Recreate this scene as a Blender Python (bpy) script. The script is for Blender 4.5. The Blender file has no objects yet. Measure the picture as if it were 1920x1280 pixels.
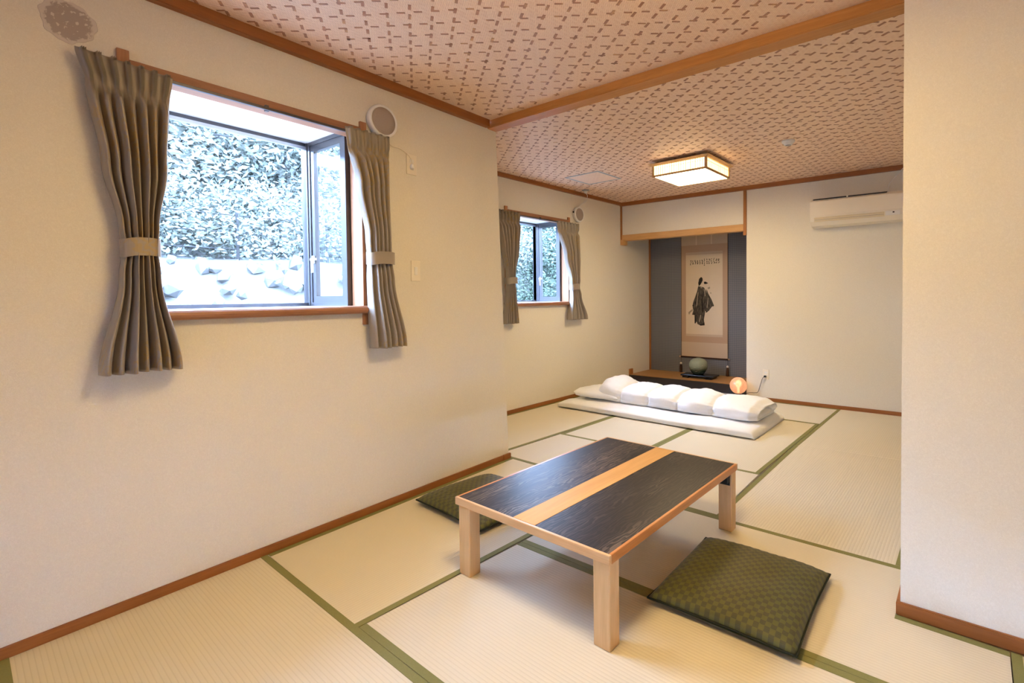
import bpy, bmesh, math, random
from mathutils import Vector, Matrix, noise

random.seed(7)
SC = bpy.context.scene
COL = SC.collection
R = math.radians

# ------------------------------------------------------------------ camera
F_PX = 935.78
YAW, PITCH, ROLL = 0.67993, 0.026194, -0.0089047
PPX, PPY = 1068.24, 578.90
CAM = Vector((0.0, 0.0, 1.30))
_f = Vector((-math.sin(YAW) * math.cos(PITCH), math.cos(YAW) * math.cos(PITCH), -math.sin(PITCH)))
_r = Vector((math.cos(YAW), math.sin(YAW), 0.0))
_u = _r.cross(_f)
_r2 = math.cos(ROLL) * _r + math.sin(ROLL) * _u
_u2 = -math.sin(ROLL) * _r + math.cos(ROLL) * _u
cd = bpy.data.cameras.new('camera')
cd.sensor_width = 36.0
cd.lens = F_PX * 36.0 / 1920.0
cd.shift_x = -(PPX - 960.0) / 1920.0
cd.shift_y = (PPY - 640.0) / 1920.0
cd.clip_start = 0.05
cam = bpy.data.objects.new('camera', cd)
COL.objects.link(cam)
m = Matrix.Identity(4)
for i in range(3):
    m[i][0], m[i][1], m[i][2], m[i][3] = _r2[i], _u2[i], -_f[i], CAM[i]
cam.matrix_world = m
SC.camera = cam


def project(P):
    d = Vector(P) - CAM
    z = d.dot(_f)
    if z <= 0.01:
        return (-9999, -9999, z)
    return (PPX + F_PX * d.dot(_r2) / z, PPY - F_PX * d.dot(_u2) / z, z)


# ------------------------------------------------------------------ world, exposure, lamp levels
SKY_COL = (0.62, 0.90, 1.48, 1.0)
SKY_STRENGTH = 53.0
LAMP_COL = (1.0, 0.715, 0.30, 1.0)
LAMP_COL_FAR = (1.0, 0.775, 0.44, 1.0)
LAMP_DOWN = 46.0          # lamp of the near half
LAMP_SIDE = 20.0
LAMP_FAR = 1.00           # the lamp over the futon is a little cooler and dimmer
world = bpy.data.worlds.new('world')
SC.world = world
world.use_nodes = True
bg = world.node_tree.nodes['Background']
bg.inputs['Color'].default_value = SKY_COL
bg.inputs['Strength'].default_value = SKY_STRENGTH
vs = SC.view_settings
vs.view_transform = 'Standard'
vs.look = 'None'
vs.exposure = -0.06
vs.gamma = 1.0
vs.use_curve_mapping = False
cy = SC.cycles
cy.max_bounces = 8
cy.diffuse_bounces = 4
cy.glossy_bounces = 3
cy.transmission_bounces = 3
cy.transparent_max_bounces = 8
cy.use_adaptive_sampling = True
cy.adaptive_threshold = 0.035
cy.caustics_reflective = False
cy.caustics_refractive = False

# ------------------------------------------------------------------ node helpers
MATS = {}


class NT:
    def __init__(self, name):
        self.m = bpy.data.materials.new(name)
        self.m.use_nodes = True
        self.t = self.m.node_tree
        self.b = self.t.nodes['Principled BSDF']
        self.out = self.t.nodes['Material Output']
        MATS[name] = self.m

    def n(self, typ, **kw):
        x = self.t.nodes.new(typ)
        for k, v in kw.items():
            setattr(x, k, v)
        return x

    def link(self, a, b):
        self.t.links.new(a, b)

    def val(self, sock, v):
        if hasattr(v, 'is_linked') or isinstance(v, bpy.types.NodeSocket):
            self.link(v, sock)
        else:
            sock.default_value = v

    def math(self, op, a, b=0.0, c=0.0):
        x = self.n('ShaderNodeMath', operation=op)
        self.val(x.inputs[0], a)
        self.val(x.inputs[1], b)
        self.val(x.inputs[2], c)
        return x.outputs[0]

    def mix(self, fac, a, b, blend='MIX'):
        x = self.n('ShaderNodeMix', data_type='RGBA', blend_type=blend)
        self.val(x.inputs[0], fac)
        for s, v in ((6, a), (7, b)):
            if isinstance(v, (tuple, list)):
                v = tuple(v) + ((1.0,) if len(v) == 3 else ())
            self.val(x.inputs[s], v)
        return x.outputs[2]

    def coords(self, which='Object'):
        return self.n('ShaderNodeTexCoord').outputs[which]

    def pos(self):
        return self.n('ShaderNodeNewGeometry').outputs['Position']

    def mapping(self, vec, scale=(1, 1, 1), rot=(0, 0, 0), loc=(0, 0, 0)):
        x = self.n('ShaderNodeMapping')
        self.link(vec, x.inputs[0])
        x.inputs['Scale'].default_value = scale
        x.inputs['Rotation'].default_value = rot
        x.inputs['Location'].default_value = loc
        return x.outputs[0]

    def noise(self, vec, scale, detail=3.0, rough=0.5, out='Fac', dist=0.0):
        x = self.n('ShaderNodeTexNoise')
        self.link(vec, x.inputs['Vector'])
        x.inputs['Scale'].default_value = scale
        x.inputs['Detail'].default_value = detail
        x.inputs['Roughness'].default_value = rough
        x.inputs['Distortion'].default_value = dist
        return x.outputs[out]

    def wave(self, vec, scale, dist=0.0, detail=2.0, dscale=1.0, direction='X', typ='BANDS', profile='SIN'):
        x = self.n('ShaderNodeTexWave', wave_type=typ, wave_profile=profile)
        if typ == 'BANDS':
            x.bands_direction = direction
        self.link(vec, x.inputs['Vector'])
        x.inputs['Scale'].default_value = scale
        x.inputs['Distortion'].default_value = dist
        x.inputs['Detail'].default_value = detail
        x.inputs['Detail Scale'].default_value = dscale
        return x.outputs['Fac']

    def ramp(self, fac, stops, interp='LINEAR'):
        x = self.n('ShaderNodeValToRGB')
        self.link(fac, x.inputs[0])
        x.color_ramp.interpolation = interp
        els = x.color_ramp.elements
        while len(els) < len(stops):
            els.new(0.5)
        for e, (p, c) in zip(els, stops):
            e.position = p
            if not isinstance(c, (tuple, list)):
                c = (c, c, c)
            e.color = tuple(c) + (1.0,)
        return x.outputs[0]

    def xyz(self, vec):
        x = self.n('ShaderNodeSeparateXYZ')
        self.link(vec, x.inputs[0])
        return x.outputs

    def bump(self, h, strength=0.2, dist=0.01):
        x = self.n('ShaderNodeBump')
        x.inputs['Strength'].default_value = strength
        x.inputs['Distance'].default_value = dist
        self.link(h, x.inputs['Height'])
        self.link(x.outputs[0], self.b.inputs['Normal'])

    def set(self, color=None, rough=None, spec=None, metal=None, coat=None, coat_r=None, sheen=None,
            emis=None, emis_s=None, trans=None, ior=None, alpha=None):
        I = self.b.inputs
        def put(k, v):
            if v is None:
                return
            if isinstance(v, (tuple, list)) and len(v) == 3:
                v = tuple(v) + (1.0,)
            self.val(I[k], v)
        put('Base Color', color); put('Roughness', rough); put('Specular IOR Level', spec); put('Metallic', metal)
        put('Coat Weight', coat); put('Coat Roughness', coat_r); put('Sheen Weight', sheen)
        put('Emission Color', emis); put('Emission Strength', emis_s)
        put('Transmission Weight', trans); put('IOR', ior); put('Alpha', alpha)
        return self.m


def plain(name, color, rough=0.6, spec=0.4, var=0.06, vscale=12.0, **kw):
    t = NT(name)
    f = t.noise(t.coords(), vscale, 3)
    a = tuple(c * (1 - var) for c in color)
    b = tuple(min(1, c * (1 + var)) for c in color)
    t.set(color=t.mix(f, a, b), rough=rough, spec=spec, **kw)
    return t.m


def wood(name, c_dark, c_light, axis='X', scale=1.0, rough=0.45, spec=0.4, coat=0.0, world_space=True, streak=40.0, bump=0.06):
    t = NT(name)
    v = t.pos() if world_space else t.coords()
    sc = {'X': (0.06, 1, 1), 'Y': (1, 0.06, 1), 'Z': (1, 1, 0.06)}[axis]
    mp = t.mapping(v, tuple(s * scale for s in sc))
    g = t.noise(mp, streak, 4, 0.6, dist=0.6)
    g2 = t.noise(mp, streak * 6, 2, 0.5)
    fac = t.math('ADD', t.math('MULTIPLY', g, 0.75), t.math('MULTIPLY', g2, 0.25))
    col = t.ramp(fac, [(0.3, c_dark), (0.7, c_light)])
    t.set(color=col, rough=rough, spec=spec, coat=coat)
    t.bump(fac, bump, 0.003)
    return t.m


# ------------------------------------------------------------------ materials
def mat_wall():
    t = NT('wallpaper_cream')
    p = t.pos()
    big = t.noise(p, 1.3, 2)
    fib = t.noise(t.mapping(p, (1, 1, 1), (0.4, 0.7, 0.2)), 130, 4, 0.7, dist=1.5)
    fine = t.noise(p, 420, 2)
    h = t.math('ADD', t.math('MULTIPLY', fib, 0.7), t.math('MULTIPLY', fine, 0.3))
    c = t.mix(t.ramp(fib, [(0.42, 0.0), (0.68, 1.0)]), (0.745, 0.695, 0.600), (0.820, 0.775, 0.680))
    c = t.mix(t.math('MULTIPLY', big, 0.12), c, (0.70, 0.66, 0.60))
    t.set(color=c, rough=0.85, spec=0.2)
    t.bump(h, 0.25, 0.004)
    return t.m


def mat_tatami(name, across):
    t = NT(name)
    p = t.pos()
    o = t.xyz(p)
    a = o[1] if across == 'Y' else o[0]
    b = o[0] if across == 'Y' else o[1]
    ph = t.math('MULTIPLY', a, 1.0 / 0.0155)
    rib = t.math('ABSOLUTE', t.math('SINE', t.math('MULTIPLY', ph, math.pi)))
    cell = t.math('FLOOR', ph)
    cmb = t.n('ShaderNodeCombineXYZ')
    t.link(t.math('MULTIPLY', b, 320.0), cmb.inputs[0])
    t.link(t.math('MULTIPLY', cell, 7.3), cmb.inputs[1])
    rush = t.noise(cmb.outputs[0], 1.0, 1)
    big = t.noise(p, 2.2, 3)
    c = t.mix(t.ramp(rib, [(0.0, 0.0), (0.45, 1.0)]), (0.610, 0.545, 0.415), (0.715, 0.650, 0.520))
    c = t.mix(t.math('MULTIPLY', rush, 0.28), c, (0.66, 0.585, 0.42))
    c = t.mix(t.math('MULTIPLY', big, 0.25), c, (0.76, 0.70, 0.56))
    t.set(color=c, rough=0.62, spec=0.3)
    h = t.math('ADD', rib, t.math('MULTIPLY', rush, 0.3))
    t.bump(h, 0.35, 0.002)
    return t.m


def mat_border():
    t = NT('border_cloth_green')
    p = t.pos()
    w1 = t.wave(p, 260, direction='DIAGONAL')
    n1 = t.noise(p, 300, 2)
    f = t.math('ADD', t.math('MULTIPLY', w1, 0.5), t.math('MULTIPLY', n1, 0.5))
    t.set(color=t.mix(f, (0.16, 0.155, 0.045), (0.29, 0.275, 0.105)), rough=0.7, spec=0.25)
    return t.m


def mat_weave():
    # woven bamboo strips: two-over two-under twill laid diagonally to the walls
    t = NT('woven_bamboo')
    o = t.xyz(t.mapping(t.pos(), (1, 1, 1), (0, 0, R(-45 + 4.5))))
    W_ = 0.0092
    pu, pv = t.math('DIVIDE', o[0], W_), t.math('DIVIDE', o[1], W_)
    i, j = t.math('FLOOR', pu), t.math('FLOOR', pv)
    md = t.math('FLOORED_MODULO', t.math('SUBTRACT', i, j), 4.0)
    over = t.math('LESS_THAN', md, 1.99)
    fu, fv = t.math('FRACT', pu), t.math('FRACT', pv)
    eu = t.math('ABSOLUTE', t.math('SUBTRACT', fu, 0.5))
    ev = t.math('ABSOLUTE', t.math('SUBTRACT', fv, 0.5))
    e = t.math('ADD', t.math('MULTIPLY', over, ev), t.math('MULTIPLY', t.math('SUBTRACT', 1.0, over), eu))
    gap = t.ramp(e, [(0.34, 0.0), (0.48, 1.0)])
    idx = t.math('ADD', t.math('MULTIPLY', over, t.math('MULTIPLY', j, 3.17)),
                 t.math('MULTIPLY', t.math('SUBTRACT', 1.0, over), t.math('ADD', t.math('MULTIPLY', i, 5.31), 900.0)))
    wn = t.n('ShaderNodeTexWhiteNoise', noise_dimensions='1D')
    t.link(idx, wn.inputs['W'])
    c = t.mix(wn.outputs['Value'], (0.86, 0.615, 0.445), (0.95, 0.71, 0.53))
    c = t.mix(t.math('MULTIPLY', over, 0.30), c, (0.95, 0.74, 0.57))
    c = t.mix(t.math('MULTIPLY', gap, 0.8), c, (0.55, 0.33, 0.21))
    t.set(color=c, rough=0.42, spec=0.45)
    t.bump(t.math('SUBTRACT', 1.0, gap), 0.25, 0.0015)
    return t.m


def mat_dark_strip():
    t = NT('dark_bamboo_strip')
    p = t.pos()
    n1 = t.noise(p, 23, 1)
    n2 = t.noise(p, 400, 2)
    c = t.ramp(n1, [(0.3, (0.36, 0.165, 0.095)), (0.52, (0.43, 0.205, 0.12)), (0.62, (0.50, 0.26, 0.145)), (0.75, (0.68, 0.36, 0.15))])
    t.set(color=t.mix(t.math('MULTIPLY', n2, 0.3), c, (0.34, 0.15, 0.08)), rough=0.4, spec=0.4)
    return t.m


def mat_emit(name, col, strength, base=(0.9, 0.88, 0.82)):
    t = NT(name)
    n1 = t.noise(t.coords(), 60, 3)
    t.set(color=base, rough=0.6, emis=t.mix(t.math('MULTIPLY', n1, 0.08), col[:3], tuple(c * 0.9 for c in col[:3])), emis_s=strength)
    return t.m


def mat_glass():
    t = NT('window_glass')
    tr = t.n('ShaderNodeBsdfTransparent')
    tr.inputs[0].default_value = (0.97, 0.985, 0.985, 1)
    gl = t.n('ShaderNodeBsdfGlossy')
    gl.inputs['Roughness'].default_value = 0.02
    lw = t.n('ShaderNodeLayerWeight')
    lw.inputs['Blend'].default_value = 0.5
    fac = t.math('ADD', 0.03, t.math('MULTIPLY', t.math('POWER', lw.outputs['Facing'], 5.0), 0.6))
    mx = t.n('ShaderNodeMixShader')
    t.link(fac, mx.inputs[0])
    t.link(tr.outputs[0], mx.inputs[1])
    t.link(gl.outputs[0], mx.inputs[2])
    t.link(mx.outputs[0], t.out.inputs['Surface'])
    return t.m


def mat_curtain():
    t = NT('curtain_satin')
    o = t.coords()
    fine = t.wave(o, 420, direction='Z')
    # leaf sprays: gold veined blotches along the cloth
    blot = t.ramp(t.noise(t.mapping(o, (5.0, 5.0, 2.6)), 1.35, 2, 0.55), [(0.53, 0.0), (0.60, 1.0)])
    vein = t.wave(t.mapping(o, (1, 1, 1), (0.6, 0.3, 0.2)), 17, dist=9, detail=3, dscale=1.8, direction='DIAGONAL')
    leaf = t.math('MULTIPLY', blot, t.ramp(vein, [(0.35, 0.0), (0.6, 1.0)]))
    c = t.mix(fine, (0.265, 0.222, 0.180), (0.330, 0.285, 0.238))
    c = t.mix(t.math('MULTIPLY', leaf, 0.65), c, (0.36, 0.25, 0.10))
    t.set(color=c, rough=0.33, spec=0.5, sheen=0.15)
    t.bump(t.math('ADD', leaf, t.math('MULTIPLY', fine, 0.3)), 0.12, 0.002)
    return t.m


def mat_cushion():
    t = NT('cushion_brocade')
    g = t.coords('UV')
    o = t.xyz(g)
    k = 29.0
    ch = t.math('FLOORED_MODULO', t.math('ADD', t.math('FLOOR', t.math('MULTIPLY', o[0], k)), t.math('FLOOR', t.math('MULTIPLY', o[1], k))), 2.0)
    st = t.noise(t.mapping(g, (14, 420, 1)), 1.0, 2)
    c = t.mix(ch, (0.060, 0.054, 0.022), (0.112, 0.106, 0.019))
    c = t.mix(t.math('MULTIPLY', t.ramp(st, [(0.3, 0.0), (0.7, 1.0)]), 0.6), c, (0.085, 0.080, 0.030))
    t.set(color=c, rough=0.55, spec=0.30, sheen=0.05)
    t.bump(t.math('ADD', ch, st), 0.12, 0.002)
    return t.m


def mat_table_dark():
    t = NT('dark_stained_oak')
    p = t.coords()
    mp = t.mapping(p, (1.0, 0.16, 1.0))
    n0 = t.noise(mp, 5.0, 2, 0.5, dist=0.8)
    w = t.wave(t.mapping(p, (1.0, 0.22, 1.0)), 20, dist=14, detail=2, dscale=1.4, direction='X')
    pores = t.noise(t.mapping(p, (1, 0.03, 1)), 190, 3, 0.7)
    zone = t.ramp(n0, [(0.45, 0.0), (0.62, 1.0)])
    f = t.math('MULTIPLY', t.ramp(w, [(0.55, 0.0), (0.8, 1.0)]), t.math('ADD', t.math('MULTIPLY', zone, 0.7), 0.12))
    f = t.math('ADD', f, t.math('MULTIPLY', t.math('MULTIPLY', t.ramp(pores, [(0.5, 0.0), (0.75, 1.0)]), 0.45), t.math('ADD', 0.25, zone)))
    t.set(color=t.mix(f, (0.013, 0.009, 0.007), (0.165, 0.118, 0.085)), rough=t.math('ADD', 0.33, t.math('MULTIPLY', pores, 0.1)), spec=0.25)
    t.bump(pores, 0.05, 0.001)
    return t.m


def mat_alcove():
    t = NT('alcove_wallpaper_slate')
    p = t.pos()
    o = t.xyz(p)
    k = 1.0 / 0.026
    a = t.math('MULTIPLY', t.math('ADD', o[0], o[2]), k)
    b = t.math('MULTIPLY', t.math('SUBTRACT', o[0], o[2]), k)
    ch = t.math('FLOORED_MODULO', t.math('ADD', t.math('FLOOR', a), t.math('FLOOR', b)), 2.0)
    n1 = t.noise(p, 90, 3)
    c = t.mix(ch, (0.135, 0.135, 0.148), (0.205, 0.202, 0.208))
    c = t.mix(t.math('MULTIPLY', n1, 0.3), c, (0.14, 0.137, 0.145))
    t.set(color=c, rough=0.7, spec=0.25)
    return t.m


def mat_white_cloth():
    t = NT('white_cotton')
    o = t.pos()
    n1 = t.noise(o, 7, 4, 0.6, dist=0.8)
    n2 = t.noise(o, 600, 2)
    t.set(color=t.mix(n1, (0.86, 0.86, 0.87), (0.92, 0.92, 0.93)), rough=0.85, spec=0.15, sheen=0.2)
    t.bump(t.math('ADD', t.math('MULTIPLY', n1, 1.0), t.math('MULTIPLY', n2, 0.05)), 0.18, 0.03)
    return t.m


def mat_vase():
    t = NT('celadon_glaze')
    o = t.coords()
    z = t.xyz(o)[2]
    sw = t.noise(t.mapping(o, (1, 1, 2.6), (0.5, 0.2, 0)), 16, 4, 0.6, dist=1.2)
    c = t.mix(t.ramp(t.math('ADD', t.math('MULTIPLY', z, 4.0), t.math('MULTIPLY', sw, 0.18)), [(0.32, 0.0), (0.58, 1.0)]), (0.040, 0.062, 0.040), (0.25, 0.275, 0.19))
    c = t.mix(t.ramp(sw, [(0.60, 0.0), (0.72, 1.0)]), c, (0.42, 0.42, 0.30))
    t.set(color=c, rough=0.22, spec=0.5)
    return t.m


def mat_globe():
    t = NT('crackled_lamp_glass')
    o = t.coords()
    vo = t.n('ShaderNodeTexVoronoi', feature='DISTANCE_TO_EDGE')
    t.link(o, vo.inputs['Vector'])
    vo.inputs['Scale'].default_value = 85
    e = t.ramp(vo.outputs[0], [(0.0, 0.0), (0.10, 1.0)])
    t.set(color=t.mix(e, (0.30, 0.15, 0.10), (0.56, 0.34, 0.25)), rough=0.12, spec=0.7)
    t.bump(e, 0.25, 0.003)
    tr = t.n('ShaderNodeBsdfTransparent')
    tr.inputs[0].default_value = (1.0, 0.74, 0.58, 1)
    tl = t.n('ShaderNodeBsdfTranslucent')
    tl.inputs[0].default_value = (0.80, 0.55, 0.42, 1)
    m1, m2 = t.n('ShaderNodeMixShader'), t.n('ShaderNodeMixShader')
    m1.inputs[0].default_value = 0.22
    t.link(t.b.outputs[0], m1.inputs[1])
    t.link(tl.outputs[0], m1.inputs[2])
    m2.inputs[0].default_value = 0.06
    t.link(m1.outputs[0], m2.inputs[1])
    t.link(tr.outputs[0], m2.inputs[2])
    t.link(m2.outputs[0], t.out.inputs['Surface'])
    return t.m


def mat_residue():
    t = NT('old_adhesive')
    o = t.coords()
    d = t.math('SQRT', t.math('ADD', t.math('POWER', t.xyz(o)[0], 2.0), t.math('POWER', t.xyz(o)[2], 2.0)))
    n1 = t.noise(o, 38, 3, 0.6, dist=1.0)
    m1 = t.math('ADD', d, t.math('MULTIPLY', t.math('SUBTRACT', n1, 0.5), 0.055))
    c = t.mix(t.ramp(m1, [(0.064, 1.0), (0.068, 0.0)]), (0.62, 0.56, 0.51), (0.40, 0.34, 0.305))
    dots = t.ramp(t.noise(o, 62, 2), [(0.60, 0.0), (0.63, 1.0)])
    c = t.mix(dots, c, (0.62, 0.57, 0.52))
    t.set(color=c, rough=0.8, spec=0.2)
    return t.m


def mat_ink(name, lo, hi, scale):
    t = NT(name)
    o = t.coords()
    n1 = t.noise(t.mapping(o, (3.0, 1, 0.6)), scale, 4, 0.7)
    t.set(color=t.mix(t.ramp(n1, [(0.35, 0.0), (0.7, 1.0)]), lo, hi), rough=0.9, spec=0.1)
    return t.m


def mat_foliage(name, a, b):
    t = NT(name)
    n1 = t.noise(t.pos(), 1.7, 3)
    t.set(color=t.mix(n1, a, b), rough=0.7, spec=0.2)
    return t.m


M = {}
M['wall'] = mat_wall()
M['tatami_x'] = mat_tatami('tatami_rush_ribs_along_x', 'Y')
M['tatami_y'] = mat_tatami('tatami_rush_ribs_along_y', 'X')
M['border'] = mat_border()
M['weave'] = mat_weave()
M['strip'] = mat_dark_strip()
M['glass'] = mat_glass()
M['curtain'] = mat_curtain()
M['cushion'] = mat_cushion()
M['tdark'] = mat_table_dark()
M['alcove'] = mat_alcove()
M['cloth'] = mat_white_cloth()
M['vase'] = mat_vase()
M['globe'] = mat_globe()
M['residue'] = mat_residue()
M['ink'] = mat_ink('ink_wash', (0.020, 0.017, 0.014), (0.15, 0.12, 0.085), 30)
M['inkdark'] = mat_ink('ink_black', (0.012, 0.010, 0.008), (0.05, 0.04, 0.03), 60)
M['inkpale'] = mat_ink('ink_pale', (0.28, 0.22, 0.15), (0.42, 0.33, 0.23), 40)
M['trim_y'] = wood('cedar_trim_along_y', (0.245, 0.082, 0.018), (0.35, 0.125, 0.030), 'Y')
M['trim_x'] = wood('cedar_trim_along_x', (0.245, 0.082, 0.018), (0.35, 0.125, 0.030), 'X')
M['trim_z'] = wood('cedar_trim_upright', (0.29, 0.105, 0.026), (0.41, 0.160, 0.042), 'Z')
M['beam'] = wood('cypress_beam', (0.43, 0.168, 0.034), (0.57, 0.25, 0.060), 'X')
M['lintel'] = wood('pale_alcove_beam', (0.52, 0.285, 0.10), (0.66, 0.385, 0.16), 'X')
M['casing_y'] = wood('window_casing_along_y', (0.27, 0.115, 0.055), (0.38, 0.175, 0.088), 'Y')
M['casing_z'] = wood('window_casing_upright', (0.30, 0.125, 0.055), (0.42, 0.19, 0.09), 'Z')
M['tleg'] = wood('table_leg_ash', (0.60, 0.36, 0.155), (0.74, 0.48, 0.235), 'Z', streak=30)
M['tedge_y'] = wood('table_edge_along_y', (0.46, 0.170, 0.042), (0.60, 0.245, 0.068), 'Y', rough=0.3, spec=0.5)  # side edges: same wood, warm lamp light put into the more orange colour
M['tedge_x'] = wood('table_edge_along_x', (0.60, 0.33, 0.14), (0.74, 0.45, 0.22), 'X', rough=0.3, spec=0.5)  # front edge: cool light from the viewer's side put into the paler colour
M['tinlay'] = wood('table_inlay_ash', (0.62, 0.315, 0.085), (0.74, 0.40, 0.120), 'Y', rough=0.45, spec=0.2)
M['board'] = wood('alcove_board', (0.42, 0.20, 0.065), (0.54, 0.285, 0.10), 'X', rough=0.35)
M['lampwood'] = wood('lamp_frame_wood', (0.50, 0.29, 0.115), (0.64, 0.41, 0.19), 'X')
M['lacquer'] = plain('black_lacquer', (0.012, 0.011, 0.012), 0.18, 0.3)
M['railblack'] = plain('dark_lacquer_rail', (0.022, 0.017, 0.018), 0.3, 0.5)
M['bronze'] = plain('bronze_aluminium', (0.085, 0.080, 0.088), 0.32, 0.5, metal=0.6)
M['silver'] = plain('silver_aluminium', (0.55, 0.56, 0.60), 0.35, 0.5, metal=0.8)
M['whitepaint'] = plain('white_panel', (0.82, 0.83, 0.84), 0.5, 0.3, var=0.02)
M['plastic'] = plain('white_plastic', (0.82, 0.80, 0.77), 0.4, 0.4, var=0.02)
M['cream'] = plain('cream_plastic', (0.84, 0.77, 0.65), 0.45, 0.4, var=0.02)
M['grille'] = plain('speaker_grille_taupe', (0.36, 0.30, 0.265), 0.7, 0.2, var=0.2, vscale=260)
M['hatch'] = plain('hatch_frame_grey', (0.36, 0.40, 0.43), 0.5, 0.3)
M['dark'] = plain('dark_plastic', (0.02, 0.02, 0.02), 0.5, 0.3)
M['grey'] = plain('grey_metal', (0.35, 0.36, 0.37), 0.4, 0.4)
M['mount'] = plain('scroll_mount_tan', (0.47, 0.315, 0.205), 0.75, 0.2, vscale=140)
M['mount2'] = plain('scroll_mount_pale', (0.55, 0.41, 0.285), 0.75, 0.2, vscale=140)
M['paper'] = plain('aged_paper', (0.68, 0.545, 0.385), 0.85, 0.15, var=0.05, vscale=6)
M['tassel'] = plain('tassel_brown', (0.060, 0.028, 0.014), 0.8, 0.2)
M['bead'] = plain('bead_ivory', (0.72, 0.67, 0.58), 0.35, 0.4)
M['seam'] = plain('cushion_seam_dark', (0.020, 0.022, 0.012), 0.7, 0.2)
M['lamp_down'] = mat_emit('lamp_diffuser', LAMP_COL, LAMP_DOWN)
M['lamp_side'] = mat_emit('lamp_paper_side', (1.0, 0.70, 0.33, 1), LAMP_SIDE)
M['lamp_down_dim'] = mat_emit('lamp_diffuser_dimmer', LAMP_COL_FAR, LAMP_DOWN * LAMP_FAR)
M['lamp_side_dim'] = mat_emit('lamp_paper_side_dimmer', (1.0, 0.70, 0.33, 1), LAMP_SIDE * 0.25)
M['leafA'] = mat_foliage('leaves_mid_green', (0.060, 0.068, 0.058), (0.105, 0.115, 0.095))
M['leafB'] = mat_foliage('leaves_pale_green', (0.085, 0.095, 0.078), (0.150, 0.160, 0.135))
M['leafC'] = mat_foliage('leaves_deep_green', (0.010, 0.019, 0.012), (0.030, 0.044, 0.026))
M['bark'] = plain('bark', (0.030, 0.030, 0.030), 0.9, 0.1, var=0.3)
M['stone'] = plain('field_stone', (0.085, 0.085, 0.084), 0.85, 0.2, var=0.25, vscale=5)
M['soil'] = plain('bank_soil', (0.110, 0.108, 0.100), 0.95, 0.1, var=0.3, vscale=3)

# ------------------------------------------------------------------ mesh helpers


def link(name, me, parent=None, mat=None, loc=None, rotz=None):
    o = bpy.data.objects.new(name, me)
    COL.objects.link(o)
    if mat is not None and me is not None and not me.materials:
        me.materials.append(mat)
    if parent is not None:
        o.parent = parent
    if loc is not None:
        o.location = loc
    if rotz is not None:
        o.rotation_euler = (0, 0, rotz)
    return o


def obj(name, bm, mat, parent=None, smooth=False, loc=None, rotz=None):
    me = bpy.data.meshes.new(name)
    bmesh.ops.recalc_face_normals(bm, faces=bm.faces)
    bm.to_mesh(me)
    bm.free()
    if smooth:
        me.polygons.foreach_set('use_smooth', [True] * len(me.polygons))
    return link(name, me, parent, mat, loc, rotz)


def empty(name, loc=(0, 0, 0), rotz=0.0):
    o = bpy.data.objects.new(name, None)
    COL.objects.link(o)
    o.location = loc
    o.rotation_euler = (0, 0, rotz)
    o.empty_display_size = 0.05
    return o


def tag(o, label, cat=None, group=None, kind=None):
    o['label'] = label
    if cat:
        o['category'] = cat
    if group:
        o['group'] = group
    if kind:
        o['kind'] = kind
    return o


def hexa(bm, pts):
    """8 points: bottom 4 (ccw) then top 4."""
    v = [bm.verts.new(p) for p in pts]
    for f in ((3, 2, 1, 0), (4, 5, 6, 7), (0, 1, 5, 4), (1, 2, 6, 5), (2, 3, 7, 6), (3, 0, 4, 7)):
        bm.faces.new([v[i] for i in f])
    return v


def bx(bm, x0, x1, y0, y1, z0, z1):
    return hexa(bm, [(x0, y0, z0), (x1, y0, z0), (x1, y1, z0), (x0, y1, z0), (x0, y0, z1), (x1, y0, z1), (x1, y1, z1), (x0, y1, z1)])


def box(name, b, mat, parent=None, bev=0.0, seg=2, loc=None):
    bm = bmesh.new()
    bx(bm, *b)
    if bev:
        bmesh.ops.bevel(bm, geom=bm.edges[:], offset=bev, segments=seg, affect='EDGES', profile=0.5)
    return obj(name, bm, mat, parent, loc=loc)


def quadslab(bm, q, z0, z1):
    return hexa(bm, [(p[0], p[1], z0) for p in q] + [(p[0], p[1], z1) for p in q])


def prism_x(bm, prof, x0, x1):
    """profile in (y,z) swept along x."""
    a = [bm.verts.new((x0, p[0], p[1])) for p in prof]
    b = [bm.verts.new((x1, p[0], p[1])) for p in prof]
    n = len(prof)
    bm.faces.new(a[::-1])
    bm.faces.new(b)
    for i in range(n):
        j = (i + 1) % n
        bm.faces.new((a[i], a[j], b[j], b[i]))


def lathe(bm, prof, seg=32, axis='Z', c=(0, 0, 0)):
    """profile (radius, height); axis Z or Y."""
    rings = []
    for r, h in prof:
        if r < 1e-6:
            p = (c[0], c[1], c[2] + h) if axis == 'Z' else (c[0], c[1] + h, c[2])
            rings.append([bm.verts.new(p)])
            continue
        ring = []
        for k in range(seg):
            a = 2 * math.pi * k / seg
            if axis == 'Z':
                p = (c[0] + r * math.cos(a), c[1] + r * math.sin(a), c[2] + h)
            else:
                p = (c[0] + r * math.cos(a), c[1] + h, c[2] + r * math.sin(a))
            ring.append(bm.verts.new(p))
        rings.append(ring)
    for A, B in zip(rings, rings[1:]):
        if len(A) == 1 and len(B) == 1:
            continue
        for k in range(seg):
            l = (k + 1) % seg
            if len(A) == 1:
                bm.faces.new((A[0], B[k], B[l]))
            elif len(B) == 1:
                bm.faces.new((A[k], A[l], B[0]))
            else:
                bm.faces.new((A[k], A[l], B[l], B[k]))
    for ring in (rings[0], rings[-1]):
        if len(ring) > 2:
            bm.faces.new(ring)


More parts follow.
